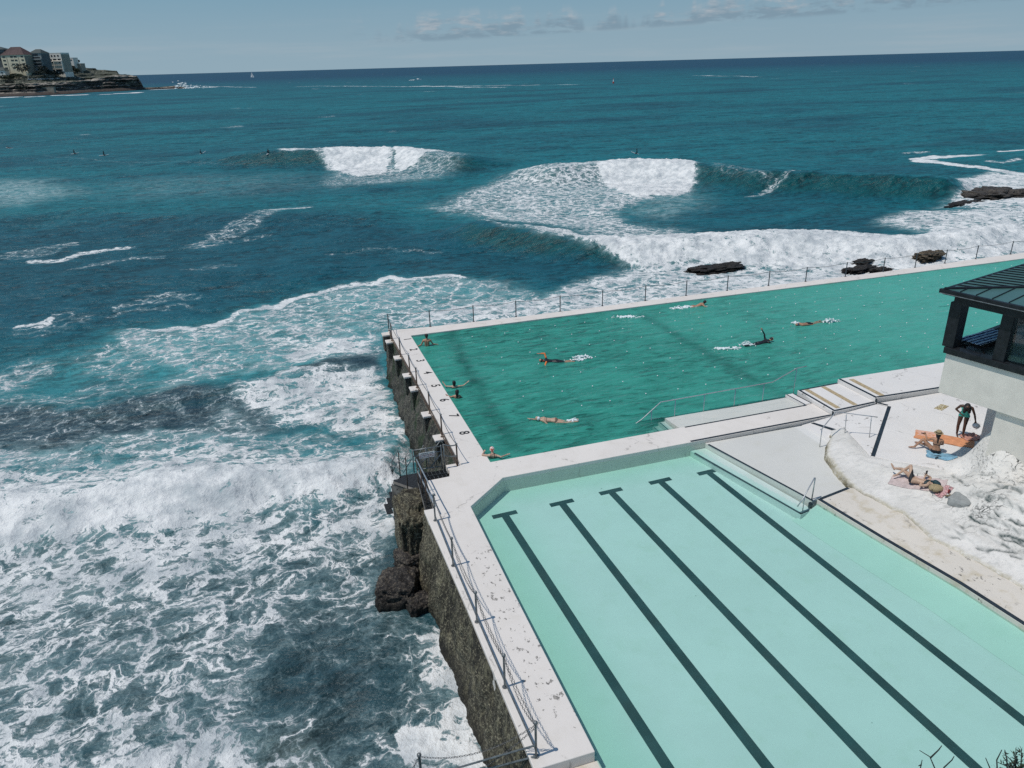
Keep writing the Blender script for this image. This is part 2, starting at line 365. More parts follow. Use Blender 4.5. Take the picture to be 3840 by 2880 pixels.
for p, wd, d in (([(40,560),(150,552),(280,537)], 1.5, .72), ([(-20,560),(90,535),(180,522)], 3.0, .40), ([(0,545),(80,530),(180,520)], 1.2, .5), ([(400,545),(470,515),(540,485),(600,458),(660,446)], 3.2, .44), ([(580,462),(620,455),(665,455)], 1.1, .7), ([(-20,724),(60,708),(135,688)], .7, .85), ([(-20,735),(80,712),(200,680)], 2.0, .36),
                 ([(400,545),(500,520),(590,500)], 1.2, .35), ([(120,585),(300,566),(360,560)], 1.6, .42), ([(240,660),(330,650),(440,640)], 1.4, .4), ([(380,600),(460,590),(540,580)],1.4,.33), ([(1600,420),(1690,398),(1760,392)], 1.3, .5), ([(1750,400),(1850,398)], 1.0, .5), ([(100,690),(260,670),(420,655)], .9, .35), ([(560,190),(700,186),(900,187),(1060,185),(1300,182)], 9, .60),
                 ([(900,186),(1000,188),(1100,189)], 8, .7), ([(400,185),(470,187),(560,189)], 9, .6), ([(1500,163),(1650,166)], 9, .55), ([(1920,330),(2000,325)], 1.5, .5),
                 ([(-20,211.5),(60,209),(120,206.5),(230,203.5),(330,198.5)], 9, 1.5), ([(330,194),(390,191),(470,188)], 14, 1.3), ([(700,560),(820,540),(960,545)], 1.0, .3), ([(60,340),(300,352),(480,358)], 1.2, .28)):
    streak(p, wd, d)
foam([(-420,392),(100,390),(190,415),(90,442),(-420,445)], .34, 5, .85); foam([(190,395),(420,380),(640,370),(700,400),(500,425),(260,430)], .20, 8, .22)
# scattered whitecaps on the open water
far_w = fbm(SX*.045, SY*.018, 12.0, 4); wc = sstep(.34, .52, far_w)*sstep(60, 130, RR)
FO = np.maximum(FO, wc*.40); FO = np.maximum(FO, .10*sstep(20, 60, RR)*np.exp(-RR/1500))
LP = fbm(SX*.8, SY*.8, 21.0, 4)
H += LUMP*(.34*LP+.22*fbm(SX*2.3, SY*2.3, 5.0, 3)+.25)*np.clip(RR/60, .55, 1.25)

# --- water colour by depth, then wave slopes painted darker
deep = np.array(srgb(16, 66, 90)); teal = np.array(srgb(18, 106, 114)); blue = np.array(srgb(14, 79, 92)); grey = np.array(srgb(42, 66, 73)); reef = np.array(srgb(28, 48, 60)); aqua = np.array(srgb(72, 154, 156)); face = np.array(srgb(8, 74, 76))
def lay(col, m):
    global WC
    WC = WC*(1-m[..., None])+col*m[..., None]
WC[:] = teal
lay(deep, sstep(260, 2200, RR)); big = fbm(SX*.012, SY*.02, 31.0, 3)
lay(blue, np.clip(sstep(-.1, .35, big)*.8, 0, 1)*sstep(45, 80, RR)*(1-sstep(600, 1500, RR)))
lay(blue, poly_mask([(-420,500),(300,470),(700,465),(1100,500),(1300,560),(1250,620),(900,595),(650,620),(450,685),(200,715),(-420,790)], 6)*.92)
lay(aqua, poly_mask([(240,722),(480,690),(760,612),(900,600),(1200,640),(845,720),(830,770),(600,822),(330,850),(250,800),(150,830),(60,830)], 4)*.62)
lay(grey, poly_mask([(-420,1180),(300,1150),(620,1100),(880,1040),(1100,1400),(1200,1900),(-700,1900)], 3)*.95)
lay(reef, poly_mask([(-420,890),(120,890),(250,868),(400,845),(520,850),(560,880),(640,930),(500,938),(330,932),(200,962),(-420,990)], .9)*.97)
lay(reef, poly_mask([(600,805),(690,785),(760,768),(832,758),(838,800),(760,810),(700,818)], .5)*.97)
lay(np.array(srgb(74,70,54)), poly_mask([(560,1600),(640,1570),(740,1640),(700,1800),(560,1800)], .8)*.5)
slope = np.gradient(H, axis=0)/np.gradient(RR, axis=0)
lay(blue*.8, sstep(.012, .07, slope)*.55*sstep(60, 120, RR)); swl = fbm(SX*.010, SY*.055, 61.0, 4); lay(blue*.82, sstep(.05, .4, swl)*.55*sstep(50, 90, RR)); lay(teal*1.12, sstep(.1, .45, -swl)*.5*sstep(50, 90, RR)*(1-sstep(500, 1500, RR)))  # slopes toward the viewer painted darker, as less sky reflects there
lay(face, sstep(.10, .38, slope)*.9*sstep(28, 60, RR))  # shaded wave fronts, painted dark by slope

def sea_material():
    m, N, o = new_mat('sea_water'); P = N.pos()
    fo = N.attr('foam').outputs['Fac']; mi = N.attr('milk').outputs['Fac']; wcol = N.attr('wcol').outputs['Vector']; solid = N.attr('solid').outputs['Fac']; dist = N.attr('dist').outputs['Fac']
    nz = N.n('ShaderNodeTexNoise', {'Vector': P, 'Scale': .42, 'Detail': 4, 'Roughness': .6}); 
    wv = N.n('ShaderNodeVectorMath', {0: nz.outputs['Color'], 1: (.5, .5, .5)}, operation='SUBTRACT').outputs[0]
    wv = N.n('ShaderNodeVectorMath', {0: wv, 3: 3.1}, operation='SCALE').outputs[0]
    nz2 = N.n('ShaderNodeTexNoise', {'Vector': P, 'Scale': 2.6, 'Detail': 3, 'Roughness': .6})
    wv2 = N.n('ShaderNodeVectorMath', {0: nz2.outputs['Color'], 1: (.5, .5, .5)}, operation='SUBTRACT').outputs[0]
    wv2 = N.n('ShaderNodeVectorMath', {0: wv2, 3: .36}, operation='SCALE').outputs[0]
    Q = N.n('ShaderNodeVectorMath', {0: N.n('ShaderNodeVectorMath', {0: P, 1: wv}, operation='ADD').outputs[0], 1: wv2}, operation='ADD').outputs[0]
    Q = N.mapv(Q, (.85, 1.05, 1))
    e1 = N.vor(Q, .72); e2 = N.vor(Q, 1.75); e3 = N.vor(Q, 4.3); e4 = N.vor(Q, 9.5)
    big = N.noise(P, .22, 3, .5); fine = N.noise(N.mapv(P, (1, 1.2, 1)), 3.2, 5, .68); mid = N.noise(Q, .9, 4, .6)
    # lace: bright where close to a cell edge at any of the scales
    l1 = N.math('SUBTRACT', 1.0, N.math('MULTIPLY', e1, 2.6), clamp=True)
    l2 = N.math('SUBTRACT', 1.0, N.math('MULTIPLY', e2, 3.2), clamp=True)
    l3 = N.math('SUBTRACT', 1.0, N.math('MULTIPLY', e3, 3.6), clamp=True); l4 = N.math('SUBTRACT', 1.0, N.math('MULTIPLY', e4, 3.6), clamp=True)
    lace = N.math('ADD', N.math('MULTIPLY', l1, .34), N.math('ADD', N.math('MULTIPLY', l2, .27), N.math('ADD', N.math('MULTIPLY', l3, .18), N.math('MULTIPLY', l4, .09))))
    lace = N.math('ADD', lace, N.math('ADD', N.math('MULTIPLY', N.math('SUBTRACT', fine, .5), .27), N.math('MULTIPLY', N.math('SUBTRACT', mid, .5), .36)))
    dens = N.math('ADD', fo, N.math('MULTIPLY', N.math('SUBTRACT', big, .5), N.math('MULTIPLY', fo, .75)))
    v = N.math('SUBTRACT', N.math('ADD', lace, dens), 1.0)
    f = N.step(v, -.07, .16)
    f = N.math('MULTIPLY', f, N.step(fo, .02, .12))
    thin = N.math('MULTIPLY', N.step(v, -.42, .12), N.math('MULTIPLY', N.step(fo, .05, .4), .38))
    f2 = N.math('MAXIMUM', f, N.step(N.math('ADD', solid, N.math('MULTIPLY', N.math('SUBTRACT', N.math('ADD', fine, mid), 1.0), .9)), .52, .82))
    # water: ripple glints and dark troughs are painted into its colour
    ripl = N.noise(N.mapv(P, (1, 1.7, 1), (0, 0, R(14))), .9, 6, .66); rip2 = N.noise(N.mapv(P, (1, 2.0, 1), (0, 0, R(-9))), .22, 5, .62)
    rip3 = N.noise(N.mapv(P, (1, 2.4, 1), (0, 0, R(5))), .05, 5, .6)
    wc = N.mix(N.step(ripl, .38, .66), N.n('ShaderNodeVectorMath', {0: wcol, 3: .50}, operation='SCALE').outputs[0], N.n('ShaderNodeVectorMath', {0: wcol, 3: 1.22}, operation='SCALE').outputs[0])
    wc = N.mix(N.math('MULTIPLY', N.step(rip2, .40, .62), .55), wc, N.n('ShaderNodeVectorMath', {0: wcol, 3: 1.34}, operation='SCALE').outputs[0])
    wc = N.mix(N.math('MULTIPLY', N.step(rip3, .52, .66), .35), wc, N.n('ShaderNodeVectorMath', {0: wcol, 3: .66}, operation='SCALE').outputs[0])
    milkc = N.mix(N.step(mid, .3, .7), srgb(100, 152, 152), srgb(164, 190, 190))
    wc = N.mix(N.math('MULTIPLY', mi, N.math('ADD', .25, N.math('MULTIPLY', N.step(mid, .3, .7), .6))), wc, milkc)
    wc = N.mix(thin, wc, srgb(150, 176, 178))
    hw = N.math('ADD', N.math('MULTIPLY', ripl, .45), N.math('ADD', N.math('MULTIPLY', rip2, 1.5), N.math('MULTIPLY', rip3, 5.0)))
    bw = N.bump(hw, 1.0, .55)
    # sheen: Fresnel averaged over the small wave slopes
    cs = N.n('ShaderNodeVectorMath', {0: bw, 1: N.n('ShaderNodeNewGeometry').outputs['Incoming']}, operation='DOT_PRODUCT').outputs['Value']
    cs = N.math('SUBTRACT', 1.0, N.math('MINIMUM', 1.0, N.math('MAXIMUM', cs, .34)))
    fr_ = N.math('ADD', .02, N.math('MULTIPLY', N.math('POWER', cs, 5.0), .98))
    water = N.n('ShaderNodeMixShader', {0: fr_, 1: N.n('ShaderNodeBsdfDiffuse', {0: wc, 'Normal': bw}).outputs[0], 2: N.n('ShaderNodeBsdfGlossy', {0: (1, 1, 1), 'Roughness': .32, 'Normal': bw}).outputs[0]})
    foamc = N.mix(N.step(N.math('ADD', N.math('MULTIPLY', N.noise(P, 1.1, 6, .62), .55), N.math('MULTIPLY', N.noise(P, .33, 5, .6), .45)), .36, .62), srgb(184, 190, 192), srgb(238, 238, 235))  # greyer patches paint in the shading of foam lumps
    bf = N.bump(N.math('ADD', N.math('MULTIPLY', N.noise(P, 2.2, 6, .65), 1.0), N.math('MULTIPLY', f, .25)), .7, .35)
    foamb = prin(N, None, Base_Color=foamc, Roughness=.85, Specular_IOR_Level=.1, Normal=bf)
    mx = N.n('ShaderNodeMixShader', {0: f2, 1: water.outputs[0], 2: foamb.outputs[0]})
    N.t.links.new(mx.outputs[0], o.inputs[0]); return m
SZ = SEA+H
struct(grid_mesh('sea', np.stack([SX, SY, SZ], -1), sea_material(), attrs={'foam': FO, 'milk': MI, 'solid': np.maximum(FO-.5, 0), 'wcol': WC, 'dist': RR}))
def sea_z(x, y):
    r = math.hypot(x-CP[0], y-CP[1]); a = math.atan2(x-CP[0], y-CP[1])
    i = int(np.clip(np.searchsorted(rr, r), 0, len(rr)-1)); j = int(np.clip(np.searchsorted(aa, a), 0, len(aa)-1)); return float(SZ[i, j])
def on_sea(px, py):
    z = SEA
    for _ in range(12):
        p = at(px, py, z); z = .5*z+.5*sea_z(p[0], p[1])
    return at(px, py, z)
# ------------------------------------------------------------------ pool decks, terraces, walls
def concrete(name, base=(.755, .70, .645), chips=None, stain=.5, warm=(.60, .545, .47)):
    """white painted concrete, worn: flakes of dark bare cement, yellowish drifts, faint brush streaks"""
    m, N, o = new_mat(name); P = N.pos(); sp = N.n('ShaderNodeSeparateXYZ', {0: P})
    n1 = N.noise(P, .35, 5, .6); n2 = N.noise(P, 1.7, 6, .62); n3 = N.noise(P, 14, 4, .6)
    c = N.mix(N.step(n1, .32, .68), tuple(x*.94 for x in base), base)
    c = N.mix(N.math('MULTIPLY', N.step(n2, .48, .72), stain*.55), c, warm)
    c = N.mix(N.math('MULTIPLY', N.step(N.noise(N.mapv(P, (6, .8, 1)), 1.0, 4, .6), .52, .75), .16), c, tuple(x*.72 for x in base))
    # hairline cracks and flaked paint
    cr = N.vor(N.n('ShaderNodeVectorMath', {0: P, 1: N.n('ShaderNodeVectorMath', {0: N.n('ShaderNodeTexNoise', {'Vector': P, 'Scale': 3.0, 'Detail': 3}).outputs['Color'], 3: .6}, operation='SCALE').outputs[0]}, operation='ADD').outputs[0], .35)
    c = N.mix(N.math('MULTIPLY', N.math('MULTIPLY', N.math('SUBTRACT', 1.0, N.step(cr, .003, .012)), N.step(n2, .46, .6)), .45), c, (.20, .19, .18))
    msk = N.step(N.noise(N.mapv(P, (1.0, .9, 1)), .55, 3, .5), .50, .66)
    if chips:
        x0, x1, y0, y1, amt = chips
        bx = N.math('MULTIPLY', N.math('MULTIPLY', N.step(sp.outputs[0], x0, x0+.3), N.math('SUBTRACT', 1.0, N.step(sp.outputs[0], x1-.3, x1))), N.math('MULTIPLY', N.step(sp.outputs[1], y0, y0+1.5), N.math('SUBTRACT', 1.0, N.step(sp.outputs[1], y1-1.5, y1))))
        msk = N.math('MAXIMUM', N.math('MULTIPLY', msk, .35), N.math('MULTIPLY', bx, amt))
    fl = N.noise(N.mapv(P, (1.6, 1.2, 1)), 3.1, 5, .66)
    flake = N.math('MULTIPLY', N.step(N.math('ADD', fl, N.math('MULTIPLY', msk, .115)), .705, .725), .85)
    c = N.mix(flake, c, N.mix(N.step(n3, .4, .6), (.10, .09, .085), (.30, .28, .25)))
    b = N.bump(N.math('ADD', N.math('MULTIPLY', n3, .3), N.math('SUBTRACT', n2, flake)), .25, .02)
    prin(N, o, Base_Color=c, Roughness=.75, Specular_IOR_Level=.25, Normal=b); return m
M_deck = concrete('deck_paint', chips=(-2.75, -1.5, -14.5, -5.0, 1.0))
M_wall_top = concrete('divider_paint', base=(.745, .685, .63), stain=.9, warm=(.62, .56, .47))
M_terr = concrete('terrace_paint', base=(.75, .72, .69), stain=.25)
M_yard = concrete('kerb_walk_paint', base=(.70, .645, .57), stain=1.6, warm=(.52, .45, .33))
M_edge = mat('edge_stripe_paint', (.018, .032, .045), .7, .35, 2.5)
M_yel = mat('grip_strip', (.46, .36, .22), .9, .35, 12, bump=.4)
def deck(name, poly, z1, m=M_deck, z0=-1.7, bevel=.02, parent=None):
    o = struct(MB().prism(poly, z0, z1).build(name, m, parent, bevel=bevel)); return o
ND = -1.95                    # divider, south edge of its top
lap_l = -1.08
YF, YN = 15.83, -.60
d0 = deck('pool_deck', [(lap_l, 17.6), (0, 15.83), (0, -.60), (15.36, -.60), (15.36, ND), (.10, ND), (-1.61, -3.49), (-1.66, -8), (-1.68, -14.6), (-3.17, -14.6), (-3.18, -8.8), (-3.26, -3.15), (-2.88, -3.15), (-2.72, -1.14), (-1.82, -1.12), (-1.70, -.62), (-1.16, -.40)], 0)
# far wall between the lap pool and the ocean: slightly bowed, as walked from post to post
fx = [(-1.08, 17.3), (1.4, 17.0), (6.9, 16.75), (12.8, 16.72), (19.5, 16.75), (28, 16.55), (35, 16.5), (44, 16.75), (56, 16.9)]
fi = [(56, 15.45), (44, 15.45), (33.2, 15.5), (19, 15.78), (6, 15.83), (.003, 15.83)]
deck('sea_side_walkway', fx+fi, -.004, M_wall_top, z0=-3.6)
# steps up to the terraces on the right
deck('lower_step', [(15.363, YN), (15.43, .58), (17.75, .64), (17.79, -1.84), (15.40, ND-.004)], .18, M_terr)
deck('upper_step', [(17.753, .66), (23.7, .5), (40, .4), (40, -1.95), (21.1, -1.93), (17.795, -1.76)], .36, M_terr)
deck('terrace', [(17.80, -1.87), (21.2, -1.95), (40, -1.98), (40, -9.5), (15.9, -8.6), (15.7, -7.5), (14.02, -5.72), (18.02, -2.25)], .15, M_terr, z0=-.6)
# ramp of white concrete between the divider and the terrace
MB().prism([(13.72, -2.02), (15.4, -1.96), (17.75, -1.90), (18.0, -2.27), (14.0, -5.72), (13.3, -4.4), (13.80, -3.6)], -.6, [-.16, -.13, .10, .12, .12, .0, -.16]).build('ramp', M_terr)['kind'] = 'structure'
# walk along the right side of the wading pool
deck('side_walk', [(10.17, -7.42), (11.75, -7.10), (13.4, -8.6), (14.3, -12), (14.5, -22), (11.72, -22), (11.32, -16.5), (11.15, -14.75), (10.98, -12.79), (10.53, -10.0)], 0, M_yard)
# lower slab at the near end of the deck
deck('lower_slab', [(-3.05, -14.605), (-1.60, -14.605), (-1.45, -22), (-3.0, -22)], -.30, M_yard)

# painted dark edges, 4 mm proud
def stripe(parent, pts, width, z, side=1):
    """flat strip along pts, its outer edge on the line"""
    pts = np.array(pts, float); mb = MB(); n = len(pts); a = []; b = []
    for i in range(n):
        t = pts[min(i+1, n-1)]-pts[max(i-1, 0)]; t /= np.linalg.norm(t); nn = np.array([-t[1], t[0]])*side*width
        a.append((*pts[i], z)); b.append((*(pts[i]+nn), z))
    for i in range(n-1): mb.add([a[i], a[i+1], b[i+1], b[i]], [(0, 1, 2, 3)])
    return mb.build('edge_stripe', M_edge, parent)
zz = .004
stripe(d0, [(8.3, ND+.01), (12, ND+.012), (15.34, ND+.012)], .11, zz)
stripe(d0, [(8.75, YN-.005), (15.0, YN-.005)], .09, zz, -1)
ls = bpy.data.objects['lower_step']; us = bpy.data.objects['upper_step']; tr = bpy.data.objects['terrace']; sw = bpy.data.objects['side_walk']
stripe(ls, [(15.43, -1.93), (15.45, .57)], .12, .184, -1); stripe(ls, [(15.56, .575), (17.72, .63)], .10, .184, -1); stripe(ls, [(15.55, -1.935), (17.76, -1.83)], .12, .184)
stripe(us, [(17.80, -1.74), (17.76, .64)], .14, .364, -1); stripe(us, [(17.94, -1.755), (21.1, -1.92), (30, -1.93)], .13, .364)
stripe(tr, [(18.02, -2.27), (14.03, -5.71)], .15, .154, 1); stripe(tr, [(17.82, -1.89), (18.03, -2.25)], .14, .154, 1)
stripe(sw, [(10.18, -7.41), (10.53, -10.0), (10.98, -12.79), (11.15, -14.75), (11.32, -16.5), (11.72, -21.9)], .15, .004, 1)
stripe(sw, [(10.32, -7.37), (11.74, -7.11)], .12, .004, -1)
for x in (15.82, 16.75): MB().box((x+.02, -.62, .1835), (.24, 2.2, .003), R(-1)).build('grip_strip', M_yel, ls)
MB().box((18.28, -.62, .3635), (.26, 2.05, .003), R(-1)).build('grip_strip', M_yel, us)
MB().add([(17.797, -1.86, -.1), (17.797, -1.86, .363), (17.797, -1.74, .363), (17.797, -1.74, -.1)], [(0, 1, 2, 3)]).build('edge_stripe', M_edge, us)
MB().add([(15.392, ND-.01, -.1), (15.392, ND-.01, .183), (15.392, ND+.10, .183), (15.392, ND+.10, -.1)], [(0, 1, 2, 3)]).build('edge_stripe', M_edge, ls)
MB().add([(14.15, -2.05, -.115), (14.5, -3.6, .075), (14.65, -3.6, .082), (14.30, -2.05, -.108)], [(0, 1, 2, 3)]).build('edge_stripe', M_edge, bpy.data.objects['ramp'])

# ------------------------------------------------------------------ wading pool: floor, lane lines, shelf, steps
def floor_mat(name, base, dirt, amt=.5, refl_tint=None):
    m, N, o = new_mat(name); P = N.pos(); n1 = N.noise(P, .25, 5, .6); n2 = N.noise(P, 1.3, 6, .65); sp = N.noise(P, 2.3, 3, .6); sp2 = N.noise(P, 5.5, 2, .5)
    c = N.mix(N.step(n1, .3, .7), base, tuple(x*.93 for x in base)); c = N.mix(N.math('MULTIPLY', N.step(n2, .5, .75), amt*.5), c, dirt)
    c = N.mix(N.math('MULTIPLY', N.math('MAXIMUM', N.step(sp, .765, .79), N.step(sp2, .79, .81)), .6), c, (.10, .16, .13))
    if refl_tint:      # greener towards the walls: the fading sky reflection, painted into the floor
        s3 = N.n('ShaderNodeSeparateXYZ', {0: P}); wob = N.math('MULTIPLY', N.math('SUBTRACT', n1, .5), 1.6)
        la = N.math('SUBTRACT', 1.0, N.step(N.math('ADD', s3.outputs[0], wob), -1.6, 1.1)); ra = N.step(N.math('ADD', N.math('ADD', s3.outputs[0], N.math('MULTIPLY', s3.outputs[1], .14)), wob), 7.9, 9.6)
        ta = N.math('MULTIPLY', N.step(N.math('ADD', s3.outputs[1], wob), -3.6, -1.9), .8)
        c = N.mix(N.math('MULTIPLY', N.math('MAXIMUM', ta, N.math('MAXIMUM', la, N.math('MULTIPLY', ra, N.math('SUBTRACT', 1.0, N.step(s3.outputs[1], -8.2, -7.2))))), .75), c, refl_tint)
    prin(N, o, Base_Color=c, Roughness=.8, Specular_IOR_Level=.1); return m
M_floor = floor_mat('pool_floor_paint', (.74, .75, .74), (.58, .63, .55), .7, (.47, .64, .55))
M_shelf = floor_mat('wading_shelf_paint', (.72, .71, .68), (.60, .58, .50), .6)
M_line = mat('lane_line_paint', (.004, .042, .050), .8, .3, 1.2)
KZ = -.66
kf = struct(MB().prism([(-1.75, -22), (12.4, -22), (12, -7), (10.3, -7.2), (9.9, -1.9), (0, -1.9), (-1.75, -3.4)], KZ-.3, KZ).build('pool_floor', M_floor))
for a, b in [(at(*p_, KZ)[:2], at(*q_, KZ)[:2]) for p_, q_ in (((1892, 1930), (2505, 2880)), ((2106, 1886), (2880, 2880)), ((2290, 1843), (3280, 2880)), ((2475, 1804), (3660, 2880)), ((2655, 1770), (3840, 2705)))]:
    b = b+(b-a)*.35
    mb = MB(); d = np.array(b)-np.array(a); d = d/np.linalg.norm(d); n = np.array([-d[1], d[0]]); w_ = .145; z = KZ+.004
    p = [np.array(a)+n*w_, np.array(a)-n*w_, np.array(b)-n*w_, np.array(b)+n*w_]
    mb.add([(*q, z) for q in p], [(0, 1, 2, 3)]); c0 = np.array(a)
    p = [c0+np.array((-.47, -.14)), c0+np.array((.49, -.10)), c0+np.array((.49, .15)), c0+np.array((-.47, .11))]
    mb.add([(*q, z+.002) for q in p], [(0, 1, 2, 3)]); mb.build('lane_line', M_line, kf)
# sloping cove along the right wall
cv_ = [(10.19, -7.44), (10.53, -10.0), (10.98, -12.79), (11.15, -14.75), (11.34, -16.5), (11.74, -22)]
MB().grid([[(x+.02, y, -.20), (x-.22, y, -.34), (x-.55, y, -.52), (x-1.0, y, KZ+.006)] for x, y in cv_]).build('pool_floor', floor_mat('pool_cove_paint', (.64, .71, .66), (.52, .62, .54), .7), smooth=True)['kind'] = 'structure'
# wading shelf just under the surface, and the step below it
KS = -.40
sh = struct(MB().prism([(8.98, -1.96), (13.75, -2.03), (13.85, -3.6), (13.2, -4.4), (12.9, -6.5), (11.95, -7.0), (10.44, -7.2), (10.13, -7.24)], KZ, -.175).build('wading_shelf', M_shelf))
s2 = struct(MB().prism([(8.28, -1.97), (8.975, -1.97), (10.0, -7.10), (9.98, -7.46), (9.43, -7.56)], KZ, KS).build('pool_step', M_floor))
stripe(sh, [(8.985, -2.1), (10.13, -7.22)], .10, -.171, 1); stripe(s2, [(8.29, -2.2), (9.44, -7.53)], .10, -.396, 1); stripe(s2, [(9.45, -7.545), (9.97, -7.45)], .09, -.396, 1)
MB().box((10.02, -7.30, -.285), (.10, .10, .215)).build('edge_stripe', M_edge, sh)

def water_mat(name, tint, body, kd, ripple, rot, fres=.9, streak_amt=0.0):
    """clear tinted water: lets light through, coloured by how deep it is (vertex attribute), with a rippled sheen"""
    m, N, o = new_mat(name); P = N.pos(); dep = N.attr('depth').outputs['Fac']
    tc = N.n('ShaderNodeCombineXYZ', {i: N.math('POWER', tint[i], dep) for i in range(3)}).outputs[0]
    tr_ = N.n('ShaderNodeBsdfTransparent', {0: tc})
    r1 = N.noise(N.mapv(P, ripple[0], (0, 0, rot)), 1.0, 5, .62); r2 = N.noise(N.mapv(P, ripple[1], (0, 0, rot*1.5)), 1.0, 4, .6)
    h = N.math('ADD', N.math('MULTIPLY', r1, 1.0), N.math('MULTIPLY', r2, .35)); b = N.bump(h, ripple[2], ripple[3])
    bc = N.mix(N.step(r1, .36, .66), tuple(x*.80 for x in body), tuple(min(1, x*1.15) for x in body))
    if streak_amt:
        r3 = N.noise(N.mapv(P, (.8, 3.3, 1), (0, 0, rot)), 1.0, 6, .70, .8); r4 = N.noise(P, .13, 3, .5)
        bc = N.mix(N.math('MULTIPLY', N.step(r3, .50, .62), streak_amt), bc, tuple(x*.42 for x in body))
        bc = N.mix(N.math('MULTIPLY', N.math('SUBTRACT', 1.0, N.step(r3, .30, .44)), streak_amt*.8), bc, tuple(min(1, x*1.5+.03) for x in body))
        bc = N.mix(N.math('MULTIPLY', N.step(r4, .4, .65), .5), bc, tuple(min(1, x*1.35+.01) for x in body))
        bd_ = N.attr('band').outputs['Fac']; bc = N.mix(N.math('MULTIPLY', bd_, N.math('ADD', .35, N.math('MULTIPLY', N.step(r1, .35, .6), .55))), bc, tuple(x*.30 for x in body))
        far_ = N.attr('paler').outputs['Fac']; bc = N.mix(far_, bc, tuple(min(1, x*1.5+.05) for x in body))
    df = N.n('ShaderNodeBsdfDiffuse', {0: bc, 'Normal': b})
    op = N.math('SUBTRACT', 1.0, N.math('EXPONENT', N.math('MULTIPLY', dep, -kd)))
    m1 = N.n('ShaderNodeMixShader', {0: op, 1: tr_.outputs[0], 2: df.outputs[0]})
    gl = N.n('ShaderNodeBsdfGlossy', {0: (1, 1, 1), 'Roughness': .06, 'Normal': b})
    fr = N.n('ShaderNodeFresnel', {'IOR': 1.33, 'Normal': b})
    m2 = N.n('ShaderNodeMixShader', {0: N.math('MULTIPLY', fr, fres), 1: m1.outputs[0], 2: gl.outputs[0]})
    N.t.links.new(m2.outputs[0], o.inputs[0]); return m
def clip_grid(name, xs, ys, depth_fn, z, m, zfn=None, extra=None):
    X, Y = np.meshgrid(xs, ys, indexing='xy'); Z = np.zeros_like(X)+z
    if zfn: Z = Z+zfn(X, Y)
    at_ = {'depth': depth_fn(X, Y)}
    if extra:
        at_['paler'] = extra(X, Y); bn_ = np.zeros_like(X)
        for pl_ in ([(972,722),(1000,785),(1040,850),(1062,905),(1112,968)], [(1390,686),(1480,738),(1560,788),(1650,838)]):
            g_ = np.array([at(x_*K, y_*K, -.2)[:2] for x_, y_ in pl_]); s_, _u = line_sd(g_, X+.28*fbm(X*.9, Y*1.4, 3.0, 3), Y); bn_ = np.maximum(bn_, np.exp(-(s_/.42)**2)*(.75+.4*pn(X*1.5, Y*1.5, 7.7)))
        at_['band'] = bn_
    return struct(grid_mesh(name, np.stack([X, Y, Z], -1), m, attrs=at_))
def kid_depth(X, Y):
    e1 = 8.98+(-2.2-Y)*.229; e2 = 8.28+(-2.2-Y)*.230       # shelf edge, step edge
    d = np.where(X > e2, .22, .62); d = np.where((X > e1) & (Y > -7.2), .02, d); d = np.where((Y < -7.45) & (X > e2), .62, d)
    return d
# clear water over the wading pool (tucked a little into the surrounding concrete)
MW_k = water_mat('wading_water', (.62, .93, .87), (.35, .58, .52), .10, ((1.1, 1.3, 1), (4, 5, 1), .12, .02), .3, .5)
ys = np.r_[np.linspace(-22, -7.5, 80), np.linspace(-7.45, -1.9, 60)]
clip_grid('wading_water', np.linspace(-1.7, 13.3, 260), ys, kid_depth, -.15, MW_k)

# ------------------------------------------------------------------ lap pool
M_lapf = floor_mat('lap_floor_paint', (.10, .30, .26), (.07, .22, .19), .8)
lf = struct(MB().prism([(-.02, -.62), (56, -.62), (56, 15.9), (-.02, 15.9)], -2.2, -1.5).build('lap_pool_floor', M_lapf))
M_dark = mat('floor_band_paint', (.006, .03, .035), .9, .3, 1)
for x0, slope, w_ in ((1.62, .035, .30), (11.6, .03, .26)):
    n = 40; L = [(x0+slope*y+.10*math.sin(y*1.3)+.06*math.sin(y*3.1+1), y) for y in np.linspace(-.5, 15.7, n)]
    stripe(lf, L, w_, -1.494, 1)['label'] = 'dark band painted across the floor of the pool'
for o in lf.children: o.name = 'floor_band'; o.data.materials.clear(); o.data.materials.append(M_dark)
# submerged ledge and stairs along the near side
lg = struct(MB().prism([(8.5, .69), (12.05, .56), (14.80, .57), (14.88, YN-.0), (8.62, YN-.0)], -1.5, -.095).build('pool_ledge', M_shelf, bevel=.01))
MB().prism([(14.80, .60), (15.24, .60), (15.33, YN), (14.885, YN)], -1.5, .035).build('pool_ledge_step', M_terr)['kind'] = 'structure'
stripe(bpy.data.objects['pool_ledge_step'], [(14.83, .58), (14.90, YN)], .07, .039, 1); stripe(bpy.data.objects['pool_ledge_step'], [(15.25, .58), (15.33, YN)], .06, .039, -1)
for i in range(6):
    x = 8.5-.30*(i+1)
    s_ = struct(MB().box((x+.15+.06*0, .03, -1.5+(1.40-.17*(i+1))/2+.0), (.298, 1.25, 1.40-.17*(i+1))).build('pool_stair', M_shelf)); stripe(s_, [(x+.02, .62), (x+.02, -.58)], .06, -.10-.17*(i+1)+.004, 1)
def lap_depth(X, Y):
    d = np.full(X.shape, 1.5); st = np.clip((8.5-X)/.30*.17, 0, 1.4)+.06
    d = np.where((Y < .72) & (X < 8.5) & (X > 6.2), np.minimum(d, st), d)
    return np.where((Y < .66) & (X >= 8.5) & (X < 15.4), .02, d)
def lap_wave(X, Y):
    return (.030*pn(X*.35+Y*.12, Y*1.0, 1.1)+.022*pn(X*.9, Y*2.1+X*.3, 5.2)+.010*pn(X*2.6, Y*3.7, 8.8))*sstep(-.6, 1.4, Y+np.where((X > 7) & (X < 15.4), -.2, .6))
